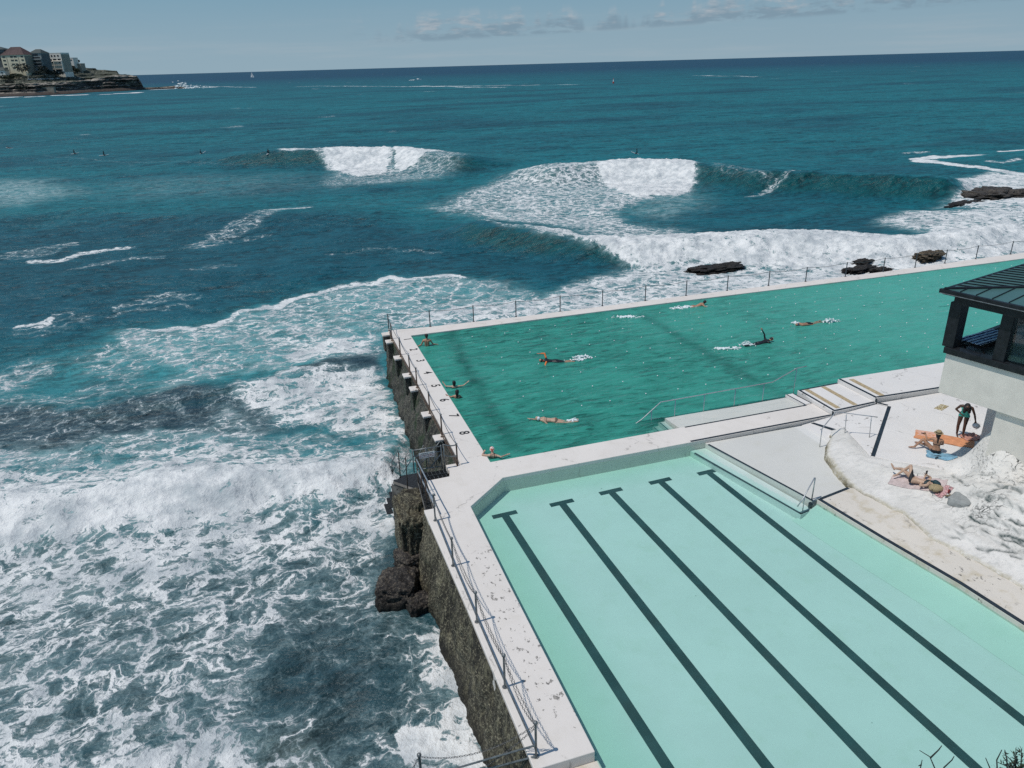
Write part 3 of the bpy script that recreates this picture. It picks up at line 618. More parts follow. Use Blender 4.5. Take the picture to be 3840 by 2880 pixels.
MW_l = water_mat('lap_water', (.45, .92, .84), (.042, .295, .228), 1.15, ((.55, 1.7, 1), (2.2, 5.0, 1), .9, .16), R(7), .62, .95)
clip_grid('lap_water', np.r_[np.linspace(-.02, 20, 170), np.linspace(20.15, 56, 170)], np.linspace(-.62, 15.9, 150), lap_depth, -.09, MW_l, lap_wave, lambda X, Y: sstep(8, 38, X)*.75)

# ------------------------------------------------------------------ sea walls: rough battered rock faces
def rock_mat(name, dark, mid, light, lich, green=None, dirs=(1, 1, .25), wet=True, white=0.0):
    m, N, o = new_mat(name); P = N.pos(); sp = N.n('ShaderNodeSeparateXYZ', {0: P})
    n1 = N.noise(P, .8, 6, .65); n2 = N.noise(N.mapv(P, (dirs[0]*5, dirs[1]*5, dirs[2]*5)), 1.0, 6, .7); n3 = N.noise(P, 13, 4, .65)
    c = N.mix(N.step(n1, .35, .65), dark, mid); c = N.mix(N.step(n2, .48, .66), c, light)
    c = N.mix(N.math('MULTIPLY', N.step(N.math('ADD', n3, N.math('MULTIPLY', n1, .3)), .66, .78), .75), c, lich)
    c = N.mix(N.math('MULTIPLY', N.math('SUBTRACT', 1.0, N.step(n2, .28, .44)), .8), c, tuple(x*.25 for x in dark))
    if green: c = N.mix(N.math('MULTIPLY', N.step(N.noise(N.mapv(P, (2, 2, .6)), 1.0, 4, .6), .50, .64), .7), c, green)
    if wet: c = N.mix(N.math('MULTIPLY', N.math('SUBTRACT', 1.0, N.step(sp.outputs[2], SEA+.05, SEA+.75)), .75), c, tuple(x*.35 for x in dark))
    b = N.bump(N.math('ADD', n2, N.math('MULTIPLY', n3, .6)), .9, .12)
    prin(N, o, Base_Color=c, Roughness=.72, Specular_IOR_Level=.3, Normal=b); return m
M_wall = rock_mat('weathered_wall', (.027, .024, .018), (.070, .062, .043), (.17, .155, .10), (.33, .30, .21), dirs=(1, 1, .35))
M_wallg = rock_mat('algae_wall', (.022, .022, .020), (.055, .052, .045), (.11, .10, .08), (.20, .19, .15), (.022, .050, .018), dirs=(1, 1, .35))
M_rock = rock_mat('wet_rock', (.020, .018, .018), (.050, .044, .040), (.11, .095, .08), (.20, .17, .13), dirs=(1, 1, 2))
M_brown = rock_mat('brown_rock', (.045, .034, .024), (.12, .09, .06), (.20, .155, .10), (.28, .23, .16), dirs=(1, 1, 2))
def sea_wall(name, top, zt, zb, batter, m, seed, amp=.22, nv=34):
    """top: list of (x, y) along the deck edge; face leans out to the sea on the left"""
    top = np.array(top, float); L = np.r_[0, np.cumsum(np.hypot(*np.diff(top, axis=0).T))]; n = int(L[-1]/.11)+2; s = np.linspace(0, L[-1], n)
    x = np.interp(s, L, top[:, 0]); y = np.interp(s, L, top[:, 1]); tx = np.gradient(x); ty = np.gradient(y); q = np.hypot(tx, ty); nx, ny = -ty/q, tx/q
    V = np.linspace(0, 1, nv)
    S_, V_ = np.meshgrid(s, V, indexing='ij'); bt = np.interp(s, np.linspace(0, L[-1], len(batter)), batter)
    out = .02+bt[:, None]*V_**.8+amp*np.minimum(1, V_*5+.1)*(fbm(S_*.9, V_*2.6, seed, 5)+.35*np.abs(fbm(S_*3.1, V_*5, seed+3, 3)))
    P = np.stack([x[:, None]+nx[:, None]*out, y[:, None]+ny[:, None]*out, zt+(zb-zt)*V_], -1)
    return grid_mesh(name, P, m)
w1 = sea_wall('sea_wall', [(.6, 17.45), (-1.0, 17.42), (-1.10, 16.6), (-1.09, 12), (-1.10, 8), (-1.13, 3), (-1.18, -.5), (-1.8, -.75), (-2.0, -1.2)][::-1], -.11, SEA-.5, [.25, .45, .9, .95, .75, .6, .45, .35], M_wallg, 2.0, .40)
tag(w1, 'dark wall with green algal growth under the numbered end of the lap pool', 'wall')
w2_ = sea_wall('sea_wall', [(-1.9, -1.15), (-2.75, -1.2), (-2.95, -3.1), (-3.24, -3.2), (-3.17, -8.8), (-3.16, -14.7), (-2.9, -22)][::-1], -.11, SEA-.5, [.2, .25, .3, .35, .4, .5, .5], M_wall, 12.0, .36)
tag(w2_, 'pitted grey brown wall with pale crust below the wading pool deck', 'wall')
# thin nosing of the deck above the wall
def boulder(name, c, size, seed, m, label, rz=0.0, strata=.0, sub=5, amp=.30, group=None, sharp=1.0):
    v, f = icos(sub); d = 1+amp*fbm(v[:, 0]*1.3*sharp, v[:, 1]*1.3*sharp, v[:, 2]*1.3*sharp+seed, 5)+.10*np.abs(fbm(v[:, 0]*4, v[:, 1]*4, v[:, 2]*6+seed, 3))
    b_ = np.sign(v)*np.abs(v)**(.62 if sharp == 1 else 1.0); b_ /= np.abs(b_).max(1, keepdims=True)**.35; rd = 1-np.abs(fbm(v[:, 0]*1.9+seed, v[:, 1]*1.9, v[:, 2]*1.9, 4))*1.7*amp-.10*np.abs(fbm(b_[:, 0]*5, b_[:, 1]*5, b_[:, 2]*7+seed, 3))
    p = b_*(d*rd)[:, None]
    if strata: p[:, 2] += strata*(np.round(p[:, 2]*5+.6*fbm(v[:, 0]*2, v[:, 1]*2, seed+5, 3))/5-p[:, 2])
    p = p*np.array(size); cr, sr = math.cos(rz), math.sin(rz); q = np.stack([p[:, 0]*cr-p[:, 1]*sr, p[:, 0]*sr+p[:, 1]*cr, p[:, 2]], 1)+np.array(c)
    o = MB().add(q, f).build(name, m, None, smooth=True); return tag(o, label, 'rock', group)
G = 'rocks in the surf'
def brock(px, py, size, seed, m, label, dz=0.0, rz=0.0, **k):
    k['sharp'] = 1.35; k['strata'] = 0.0; k['amp'] = .55
    p = at(px, py, SEA); boulder('rock', (p[0], p[1], SEA+dz-.22), (size[0]*.74, size[1]*.8, size[2]*.38), seed, m, label, rz, group=G, **k)
boulder('rock', at(1556, 1985, -1.75), (.72, 1.25, 1.45), 3, M_wall, 'tall pitted outcrop at the corner of the deck, under the steel stairs', group=G, amp=.22)
boulder('rock', at(1545, 2098, -2.45), (.62, .60, .50), 9, M_rock, 'squarish dark block leaning on the wall below the corner outcrop', .4, group=G, amp=.2, strata=.4)
boulder('rock', at(1492, 2222, -2.85), (.78, .85, .72), 14, M_rock, 'big rounded dark boulder against the wall, wet on top', -.3, group=G, amp=.2)
boulder('rock', at(1575, 2275, -2.95), (.5, .45, .5), 17, M_rock, 'small dark boulder beside the big rounded boulder', .2, group=G, amp=.25)
boulder('rock', (-4.3, -15.6, -3.0), (1.9, 1.3, .75), 19, M_rock, 'flat dark shelf of rock below the lower steel rails', .5, group=G, amp=.25, strata=.4)
boulder('rock', (-2.75, -15.7, -1.5), (.5, .9, 1.3), 23, concrete('eroded_plaster', base=(.34, .27, .20), stain=1.5, warm=(.22, .15, .10)), 'rust stained block of broken concrete under the deck corner', group=G, amp=.3)
brock(2690, 1004, (4.6, 1.6, 1.0), 31, M_rock, 'long flat dark ledge in the foam before the far walkway', .1, R(6), strata=.6)
brock(3740, 735, (7.5, 4.2, 2.6), 37, M_rock, 'large dark reef rock with surf breaking over it, at the right edge', .2, R(0), strata=.4)
brock(3630, 762, (5.5, 1.6, .9), 39, M_rock, 'low wet skirt of rock left of the large reef rock', .1, R(12), strata=.4)
brock(3722, 846, (1.3, .9, .85), 41, M_rock, 'small lone rock poking out of white foam near the right edge', .1)
brock(3470, 872, (4.2, 1.5, .75), 43, M_rock, 'half drowned rock with water running off its top', .0, R(-5), strata=.5)
brock(3345, 900, (3.6, 1.5, .50), 45, M_rock, 'submerged rock just breaking the surface, left of the half drowned one', -.05, R(5))
brock(3660, 885, (3.2, 1.2, .55), 46, M_rock, 'low grey rock awash between the small lone rock and the walkway', -.02, R(-4))
brock(3245, 985, (2.1, .9, .9), 47, M_rock, 'pointed dark rock behind the walkway rail', .2, R(10), strata=.4)
brock(3225, 1010, (2.8, 1.0, .75), 49, M_rock, 'ragged dark rock against the far walkway, largest of the cluster', .2, R(8), strata=.5)
brock(3300, 1016, (1.5, .7, .6), 51, M_rock, 'small dark rock touching the walkway, right of the ragged cluster', .3)
brock(3480, 975, (2.3, 1.1, 1.35), 53, M_brown, 'brown sandstone rock rising right behind the walkway', .55, R(8), strata=.5)
brock(1310, 1370, (1.9, .55, .22), 55, M_rock, 'low black reef awash left of the lap pool corner', .0, R(14))
brock(1250, 1390, (2.8, .6, .16), 57, M_rock, 'thin black ledge trailing seaward from the reef by the pool corner', .02, R(18))
# ------------------------------------------------------------------ white painted rock bank on the right
toe = np.array([(13.85,-3.55),(13.31,-3.98),(12.61,-4.77),(12.27,-5.64),(12.01,-6.38),(11.87,-7.02),(11.82,-7.85),(12.02,-8.56),(12.19,-9.15),(12.15,-9.64),(11.89,-10.67),(12.04,-11.54),(12.34,-12.22),(12.33,-13.35),(12.5,-15),(12.6,-18.5),(12.9,-22)])
crest = np.array([(14.6,-3.9),(14.02,-5.66),(15.75,-7.50),(16.5,-7.0),(17.67,-6.20),(18.9,-6.25),(19.6,-5.6),(22,-5.5)])
gx = np.arange(11.3, 21.5, .055); gy = np.arange(-21.8, -3.3, .055)
RXg, RYg = np.meshgrid(gx, gy, indexing='xy')
fr = .16*fbm(RXg*1.1, RYg*1.1, 2.2, 4)+.05*fbm(RXg*4, RYg*4, 4.2, 3)
dt, _ = line_sd(toe, RXg+fr, RYg+fr); dt = dt                                # positive inside (east of the toe line)
dc, _ = line_sd(crest, RXg+fr*.7, RYg+fr*.7); dc = -dc                       # positive on the rock side of the terrace edge
south = sstep(-7.0, -12.0, RYg)
toe_h = .34*sstep(-.02, .16, dt)+.16*sstep(.1, 1.6, dt)+(.55+.5*south)*sstep(1.2, 3.2, dt)+(.9+.5*south)*sstep(2.6, 5.5, dt)+.5*sstep(5, 7, dt)-.25
cre_h = .13+.06*sstep(0, .4, dc)+.35*sstep(.5, 1.8, dc)+.9*sstep(1.0, 4.5, dc)
rdg = 1.45*np.exp(-((np.maximum(0, 16.75-RXg)/.55)**2+((RYg+8.35+.25*(RXg-16.5))/.75)**2))*sstep(19.5, 17.5, RXg)+.9*np.exp(-(((RXg-16.4)/.9)**2+((RYg+9.3)/.8)**2))
hz = np.minimum(toe_h, cre_h)
hz = np.where(dc < 0, np.minimum(hz, .13+dc*1.5), hz)+rdg*sstep(-.2, .3, dc)
# bedding: wavy ledges, stronger where it is steep and to the south
wav = .40*fbm(RXg*.45, RYg*.28, 9.0, 4)+.12*fbm(RXg*2.6, RYg*1.6, 3.0, 4)
q = (hz+.35*wav)*3.3+.25*(RXg*.5+RYg*.2); led = (np.floor(q)+sstep(.0, .42, q-np.floor(q))-q)/3.3
am = sstep(.25, .9, hz)
hz = hz+am*(led*.12*sstep(-8.4, -9.6, RYg)+.05*wav)+.030*fbm(RXg*1.6, RYg*2.4, 6.0, 5)*sstep(.05, .3, dt)*sstep(-.1, .3, dc)
_zl = lambda L: [(3440+x/2.765, 1740+y/2.765) for x, y in L]
CRK = [(_zl([(790,480),(900,540),(1020,600),(1106,640),(1300,730)]), 1.0), (_zl([(540,515),(620,580),(700,612),(850,655)]), 1.0), (_zl([(620,640),(740,700),(860,740),(1000,790),(1106,830),(1300,900)]), 1.0), (_zl([(830,715),(950,722),(1106,755),(1300,800)]), .8), (_zl([(860,820),(1000,870),(1106,912),(1300,1000)]), 1.0),
       (_zl([(600,860),(720,872),(850,885),(980,910),(1106,925)]), .7), (_zl([(540,255),(690,297),(780,270),(900,225),(1106,170)]), .7), (_zl([(380,90),(430,160),(520,230)]), .5), (_zl([(480,620),(505,700)]), .6), (_zl([(740,340),(772,395)]), .9), (_zl([(960,940),(1106,975)]), .6), (_zl([(270,718),(380,755),(470,790)]), .5), (_zl([(640,100),(720,110),(800,90)]), .4), (_zl([(980,240),(1106,330)]), .5)]
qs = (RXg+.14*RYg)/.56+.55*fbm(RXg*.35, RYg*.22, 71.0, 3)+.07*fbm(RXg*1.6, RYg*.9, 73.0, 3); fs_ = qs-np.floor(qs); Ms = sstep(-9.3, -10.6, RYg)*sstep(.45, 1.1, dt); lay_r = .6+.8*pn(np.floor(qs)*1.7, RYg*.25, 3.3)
hz = hz+Ms*.17*np.clip(lay_r, .1, 1.3)*(1-fs_)*sstep(0, .10, fs_); strat = Ms*np.clip(lay_r, 0, 1)*np.exp(-((fs_-.04)/.055)**2)*sstep(-.6, .0, fbm(RXg*1.2, RYg*.7, 77.0, 3))  # ledge risers painted dark, standing in for the shade beneath each ledge
crk = np.zeros_like(hz); base_h = hz.copy()
def _bz(x, y): return float(base_h[int(np.clip(round((y-gy[0])/.055), 0, len(gy)-1)), int(np.clip(round((x-gx[0])/.055), 0, len(gx)-1))])
for L_, s_w in CRK:
    pg_ = []
    for px_, py_ in L_:
        z_ = .5
        for _ in range(14): p_ = at(px_, py_, z_); z_ = .5*z_+.5*_bz(p_[0], p_[1])
        pg_.append(at(px_, py_, z_)[:2])
    s_, u_ = line_sd(np.array(pg_), RXg+.14*fbm(RXg*2.2, RYg*2.2, 41.0, 3), RYg+.14*fbm(RXg*2.2, RYg*2.2, 43.0, 3))
    wd_ = .05+.06*np.abs(fbm(RXg*1.5, RYg*1.5, 47.0, 2)); ends = sstep(0, .06, u_)*(1-sstep(.9, 1, u_))
    hz = hz+s_w*ends*(-.06*np.exp(-(s_/.07)**2)+.03*sstep(0, .12, s_)*np.exp(-np.maximum(s_, 0)/.45)); crk = np.maximum(crk, min(1, s_w*1.3)*np.exp(-((s_+.03)/wd_)**2)*ends*sstep(-.45, .1, fbm(RXg*2.6, RYg*2.6, 51.0, 3)))
g2 = np.hypot(*np.gradient(hz, .055)); lap_ = sum(np.roll(hz, s, a) for s in (3, -3) for a in (0, 1))/4-hz
crev_shade = np.clip(lap_*26-.1, 0, 1)*sstep(.15, .5, hz)*sstep(-8.2, -9.4, RYg)*.5; crev_shade = np.maximum(np.maximum(crev_shade*.0, crk*1.3), strat*.95)  # dark cracks together with the painted ledge shade
under = sstep(.13, .0, np.abs(dt-.03))*sstep(-.3, .25, fbm(RXg*.7, RYg*.7, 8.0, 3))  # shade below the overhanging lip, painted dark along the toe
seam = sstep(.30, .02, np.abs(dt+.02))
hz = np.where(dt < -.06, -1.2, hz)
def bank_mat():
    m, N, o = new_mat('painted_rock'); P = N.pos(); cv = N.attr('crev_shade').outputs['Fac']; un = N.attr('under').outputs['Fac']; sm = N.attr('seam').outputs['Fac']
    n1 = N.noise(P, .6, 5, .6); n2 = N.noise(N.mapv(P, (2.2, 5.0, 9), (0, 0, R(-32))), 1.0, 7, .68); n3 = N.noise(N.mapv(P, (5, 9, 16), (0, 0, R(-28))), 1.0, 5, .7); n4 = N.noise(P, 20, 4, .6)
    c = N.mix(N.step(n1, .32, .68), (.66, .635, .59), (.77, .74, .695)); c = N.mix(N.math('MULTIPLY', N.step(n2, .46, .70), .45), c, (.47, .47, .45))
    mk = N.math('MULTIPLY', N.step(N.math('ADD', n3, N.math('MULTIPLY', N.noise(P, 1.1, 3, .5), .42)), .80, .82), N.math('ADD', .15, N.math('MULTIPLY', N.step(N.n('ShaderNodeSeparateXYZ', {0: P}).outputs[2], .15, .6), .35)))
    wv_ = N.n('ShaderNodeVectorMath', {0: N.n('ShaderNodeTexNoise', {'Vector': P, 'Scale': 1.6, 'Detail': 4}).outputs['Color'], 3: .8}, operation='SCALE').outputs[0]
    ck = N.vor(N.mapv(N.n('ShaderNodeVectorMath', {0: P, 1: wv_}, operation='ADD').outputs[0], (.9, 2.6, 3.5), (0, 0, R(62))), 1.0, dim='3D')
    ckm = N.math('MULTIPLY', N.math('SUBTRACT', 1.0, N.step(ck, .012, .055)), N.step(N.noise(P, .9, 3, .55), .44, .60))
    c = N.mix(N.math('MULTIPLY', ckm, N.step(N.n('ShaderNodeSeparateXYZ', {0: P}).outputs[2], .12, .55)), c, (.05, .055, .052))
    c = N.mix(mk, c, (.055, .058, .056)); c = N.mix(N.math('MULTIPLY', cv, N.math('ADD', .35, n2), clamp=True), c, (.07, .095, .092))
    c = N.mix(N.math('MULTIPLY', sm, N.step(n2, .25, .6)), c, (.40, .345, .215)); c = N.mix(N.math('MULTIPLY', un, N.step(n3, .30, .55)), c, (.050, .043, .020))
    prin(N, o, Base_Color=c, Roughness=.8, Specular_IOR_Level=.2, Normal=N.bump(N.math('ADD', n2, N.math('MULTIPLY', n4, .25)), .55, .07)); return m
struct(grid_mesh('rock_terrain', np.stack([RXg, RYg, hz], -1), bank_mat(), attrs={'crev_shade': crev_shade, 'under': under, 'seam': seam}))
def bank_z(x, y):
    return float(hz[int(np.clip(round((y-gy[0])/.055), 0, len(gy)-1)), int(np.clip(round((x-gx[0])/.055), 0, len(gx)-1))])
def on_bank(px, py):
    z = .3
    for _ in range(14):
        p = at(px, py, z); z = .5*z+.5*max(bank_z(p[0], p[1]), -.1)
    return at(px, py, z)

# ------------------------------------------------------------------ pavilion on the right
A0 = (15.50, -6.80); RZ = math.atan2(.256, .967)          # local x runs back into the building, local -y along its front
M_render = mat('grey_render', (.72, .68, .605), .85, .08, 1.2, bump=.1, bd=.01)
M_black = mat('black_steel', (.012, .014, .017), .42, .5, 5, bump=.1, bd=.01, spec=.35)
M_gut = mat('gutter_lip', (.22, .24, .25), .4, .3, 8, metal=.3)
M_roofm = mat('roof_sheet', (.060, .135, .128), .38, .12, 1.0, spec=.5)
M_inner = mat('white_base_wall', (.66, .66, .64), .85, .06, 1.5)
BS = .9584; bl = empty('pavilion', (A0[0], A0[1], 14.6279-(14.6279-.15)*BS), RZ, 'grey rendered pavilion with black posts and green metal roof above the terrace', 'pavilion')
LZ = -.15
def bp(mb, name, m, bevel=0.0): return local(mb.build(name, m, bl, bevel=bevel))
bp(MB().box((4.0, -4.0, 3.4+LZ), (8.0, 8.0, 1.62)), 'parapet', M_render, .012)
bp(MB().box((4.1, -5.15, .6+LZ), (7.9, 6.1, 3.98)), 'base_wall', M_render)
bp(MB().box((5.6, -1.6, .78+LZ), (4.0, 2.5, 3.6)), 'back_wall', M_inner)
mb = MB(); mb.box((.10, -4.0, 4.33+LZ), (.42, 8.15, .24)); mb.box((4.0, .07, 4.33+LZ), (7.6, .18, .24)); bp(mb, 'sill', M_black, .015)
mb = MB(); mb.box((.12, -4.0, 6.30+LZ), (.34, 8.2, .34)); mb.box((4.2, .06, 6.30+LZ), (7.8, .22, .34)); bp(mb, 'lintel_beam', M_black, .015)
for u, w_, d_ in ((0.0, .42, .56), (1.80, .40, .50), (3.9, .4, .3), (6, .4, .3)): bp(MB().box((.12+(d_-.3)/2, -u, 5.30+LZ), (d_, w_, 1.72)), 'post', M_black, .02)
bp(MB().box((7.6, .05, 5.30+LZ), (.3, .3, 1.70)), 'post', M_black)
def glass(name, tint, rough=.03):
    m, N, o = new_mat(name); tr_ = N.n('ShaderNodeBsdfTransparent', {0: tint}); gl = N.n('ShaderNodeBsdfGlossy', {0: (1, 1, 1), 'Roughness': rough}); fr = N.n('ShaderNodeFresnel', {'IOR': 1.5})
    mx = N.n('ShaderNodeMixShader', {0: fr.outputs[0], 1: tr_.outputs[0], 2: gl.outputs[0]}); N.t.links.new(mx.outputs[0], o.inputs[0]); return m
M_tint = glass('tinted_glass', (.60, .68, .68))
for u0, u1 in ((2.03, 3.7), (4.1, 5.8)): bp(MB().box((.14, -(u0+u1)/2, 5.29+LZ), (.012, u1-u0, 1.68)), 'window_pane', M_tint)
bp(MB().box((2.3, -3.9, 3.98+LZ), (4.0, 7.6, .10)), 'floor', M_black)
# low hipped roof, standing seams, gutter
oh = .36; zr = 6.66+LZ; sl = .075
mb = MB(); W_, D_ = 9.0, 9.0; pk = 3.2
c0 = (-oh, oh, zr); c1 = (-oh, -W_, zr); c2 = (D_, -W_, zr); c3 = (D_, oh, zr); h0 = (-oh+pk, oh-pk, zr+sl*pk); h1 = (-oh+pk, -W_+pk, zr+sl*pk); h2 = (D_-pk, -W_+pk, zr+sl*pk); h3 = (D_-pk, oh-pk, zr+sl*pk)
mb.add([c0, c1, c2, c3, h0, h1, h2, h3], [(0, 4, 5, 1), (1, 5, 6, 2), (2, 6, 7, 3), (3, 7, 4, 0), (4, 7, 6, 5)])
rf = bp(mb, 'roof', M_roofm)
sm_ = MB()
for k in range(1, 16):
    u = oh-k*.55
    vv = min(k*.55, pk); sm_.tube([(-oh+.05, u, zr+.02), (-oh+vv, u, zr+sl*vv+.02)], .022, 5)
for k in range(1, 16):
    v = -oh+k*.42
    uu = min(k*.42, pk); sm_.tube([(v, oh-.02, zr+.02), (v, oh-uu, zr+sl*uu+.02)], .024, 5)
sm_.tube([(-oh, oh, zr+.03), (-oh+pk, oh-pk, zr+sl*pk+.03)], .05, 6)
s_ = local(sm_.build('roof_seam', M_black, rf)); s_.parent = rf
gt = MB(); gt.box((-oh-.02, -4.2, zr-.07), (.14, 9.4, .15)); gt.box((4.2, oh+.02, zr-.07), (9.2, .14, .15)); gt.box((-.12, -4.2, zr-.17), (.5, 9.2, .05)); gt.box((4.2, .3, zr-.17), (8.6, .5, .05)); bp(gt, 'gutter', M_black, .01)
gl_ = MB(); gl_.box((-oh-.10, -4.2, zr-.135), (.02, 9.3, .02)); gl_.box((4.2, oh+.10, zr-.135), (9.2, .02, .02)); bp(gl_, 'gutter_lip', M_gut)
# what stands on the pavilion deck
fb = Vector((.256, -.967, 0)); bb = Vector((.967, .256, 0))
def bpos(u, v, z): return Vector((A0[0], A0[1], 14.6279*(1-BS)))+(fb*u+bb*v+Vector((0, 0, z)))*BS
lo = empty('deck_lounger', bpos(.62, 1.75, 4.13), RZ, 'black slatted lounger seen through the open side of the pavilion', 'lounger')
bl.scale = (BS, BS, BS)
mb = MB()
for i in range(9): mb.box((-1.0+i*.24, 0, .34), (.17, .72, .035))
local(mb.build('slat_top', M_black, lo)); mb = MB(); mb.box((0, .36, .30), (2.2, .05, .09)); mb.box((0, -.36, .30), (2.2, .05, .09)); local(mb.build('frame', M_black, lo))
for x in (-.95, .95):
    for y in (-.33, .33): local(MB().box((x, y, .145), (.06, .06, .29)).build('leg', M_black, lo))
def stripes_mat(name, cols, scale, axis=0, rough=.9):
    m, N, o = new_mat(name); P = N.obj(); sp = N.n('ShaderNodeSeparateXYZ', {0: P}); f = N.math('FRACT', N.math('MULTIPLY', sp.outputs[axis], scale))
    cr = N.n('ShaderNodeValToRGB', {0: f}); e = cr.color_ramp; e.interpolation = 'CONSTANT'
    for i, (p, c) in enumerate(cols):
        el_ = e.elements[i] if i < 2 else e.elements.new(p)
        el_.position = p; el_.color = (*c, 1)
    prin(N, o, Base_Color=cr.outputs[0], Roughness=rough, Specular_IOR_Level=.1, Normal=N.bump(N.noise(P, 60, 3), .3, .01)); return m
def cloth(name, loc, rz, w_, l_, m, label, cat='towel', rise=.03, seed=1.0, warp=.08, group=None, zf=None, n=44):
    """a towel lying on something: rumpled sheet with wavy outline"""
    u = np.linspace(-.5, .5, n); v = np.linspace(-.5, .5, n); U, V = np.meshgrid(u, v, indexing='ij')
    X = U*w_+warp*fbm(U*3, V*3, seed, 3); Y = V*l_+warp*fbm(U*3+9, V*3, seed+2, 3)
    cr, sr = math.cos(rz), math.sin(rz); wx = loc[0]+X*cr-Y*sr; wy = loc[1]+X*sr+Y*cr
    base = np.vectorize(zf)(wx, wy) if zf else np.zeros_like(X)+loc[2]
    Z = base-loc[2]+.012+rise*np.clip(.5*fbm(U*5, V*4, seed+5, 3)+.5*np.abs(fbm(U*9, V*3, seed+7, 2)), 0, 1)
    o = grid_mesh(name, np.stack([X, Y, Z], -1), m); o.location = loc; o.rotation_euler = (0, 0, rz); o.modifiers.new('thick', 'SOLIDIFY').thickness = .008
    return tag(o, label, cat, group)
NAVY = (.02, .045, .11); WHT = (.80, .84, .88)
tw_a = at(3632, 1284, 5.02); tw_b = at(3765, 1246, 5.02); cloth('striped_towel', (tw_a+tw_b)/2, math.atan2(tw_b[1]-tw_a[1], tw_b[0]-tw_a[0]), float(np.linalg.norm(tw_b-tw_a)), .85, stripes_mat('navy_white_stripe', [(0, WHT), (.30, NAVY), (.45, (.30, .45, .62)), (.62, WHT), (.78, NAVY)], 3.0, 1), 'blue and white striped towel draped over the black lounger', rise=.06, seed=4, warp=.03)

# ------------------------------------------------------------------ rails
M_steel = mat('galvanised_steel', (.20, .21, .21), .45, .35, 8, metal=.55, spec=.5)
M_stain = mat('stainless_tube', (.55, .56, .56), .30, .15, 6, metal=.7)
M_rust = mat('rusty_steel', (.13, .085, .06), .7, .5, 9, metal=.3)
M_dkst = mat('dark_painted_post', (.055, .068, .078), .5, .3, 8)
M_chain = mat('chain_link', (.14, .14, .14), .5, .4, 20, metal=.6)
def sag(a, b, s, n=14):
    a = np.array(a, float); b = np.array(b, float); return [a+(b-a)*t-np.array([0, 0, s*4*t*(1-t)]) for t in np.linspace(0, 1, n)]
def chain(mb, a, b, s, link=.075, r=.006):
    P = np.array(sag(a, b, s, 60)); L = np.r_[0, np.cumsum(np.linalg.norm(np.diff(P, axis=0), axis=1))]; k = max(3, int(L[-1]/link)); q = np.linspace(0, L[-1], k+1)
    X = np.stack([np.interp(q, L, P[:, i]) for i in range(3)], 1)
    for i in range(k):
        c = (X[i]+X[i+1])/2; t = X[i+1]-X[i]; t /= np.linalg.norm(t); sd_ = np.cross(t, [0, 0, 1.]) if i % 2 else np.cross(np.cross(t, [0, 0, 1.]), t)
        sd_ /= np.linalg.norm(sd_)+1e-9; lk = [c+t*link*.62*math.cos(a_)+sd_*link*.30*math.sin(a_) for a_ in np.linspace(0, 2*math.pi, 7)]
        mb.tube(lk, r, 4, False)
    return mb
def add_post(root, p, h, m, r=.03, ball=.05, base=True):
    mb = MB(); mb.tube([(p[0], p[1], p[2]-.02), (p[0], p[1], p[2]+h)], r, 8)
    if base: mb.tube([(p[0], p[1], p[2]), (p[0], p[1], p[2]+.02)], r*2.4, 8)
    o = mb.build('post', m, root)
    if ball: MB().ball((p[0], p[1], p[2]+h+ball*.7), ball).build('post_cap', M_steel, o, smooth=True)
    return o
# 1 rail on the seaward walkway
FP = [(-1.06, 17.22), (1.43, 17.0), (4.16, 16.92), (6.9, 16.82), (9.86, 16.78), (12.82, 16.8), (15.88, 16.74), (18.93, 16.74), (22.08, 16.7), (25.33, 16.62), (28.3, 16.5), (31.7, 16.5), (35.0, 16.48), (37.98, 16.55), (40.85, 16.62), (43.96, 16.72), (47.5, 16.78), (51, 16.82)]
fr1 = empty('chain_rail', (*FP[0], 0), 0, 'long rail of slim dark posts and sagging cable along the seaward walkway', 'rail')
for p in FP: add_post(fr1, (p[0], p[1], 0), 1.0, M_dkst, .032, .035)
cb = MB()
for a, b in zip(FP[:-1], FP[1:]): cb.tube(sag((a[0], a[1], 1.0), (b[0], b[1], 1.0), .10), .014, 5)
cb.build('cable', M_chain, fr1)
# 2 rail on the numbered end wall, posts on white stubs outside the edge
LPp = [(-1.16, 15.66), (-1.17, 12.83), (-1.18, 10.07), (-1.19, 8.2), (-1.24, 5.03), (-1.26, 2.5), (-1.30, -.36)]
rl = empty('chain_rail', (*LPp[0], -.1), 0, 'rail of rusty ball topped posts with chain beside the painted lane numbers', 'rail')
tops = [(FP[0][0], FP[0][1], .97)]
for p in LPp: add_post(rl, (p[0], p[1], -.13), 1.03, M_rust, .032, .05); tops.append((p[0], p[1], .93))
c_ = MB(); lo_ = MB()
for a, b in zip(tops[:-1], tops[1:]):
    c_.tube(sag(a, b, .14), .014, 5); q_ = lambda p, z: (p[0]+.0, p[1], z)
    lo_.tube([q_(a, .12), q_(b, .12)], .022, 6); lo_.tube([q_(a, -.06), q_(b, -.06)], .022, 6)
c_.build('chain', M_chain, rl); lo_.build('low_rail', M_rust, rl)
for p in [(FP[0][0]-.10, 17.05)]+[(x, y) for x, y in LPp[:-1]]:
    MB().box((p[0]-.12, p[1]+.02, -.17), (.50, .56, .10)).build('stub_pier', M_wall_top, d0, bevel=.02); MB().box((p[0]-.10, p[1]+.02, -.70), (.46, .52, .95)).build('stub_pier_base', M_wallg, d0, bevel=.05)
MB().box((-1.42, -.30, -.2), (.6, .45, .26)).build('stub_pier', M_wall_top, d0, bevel=.03)
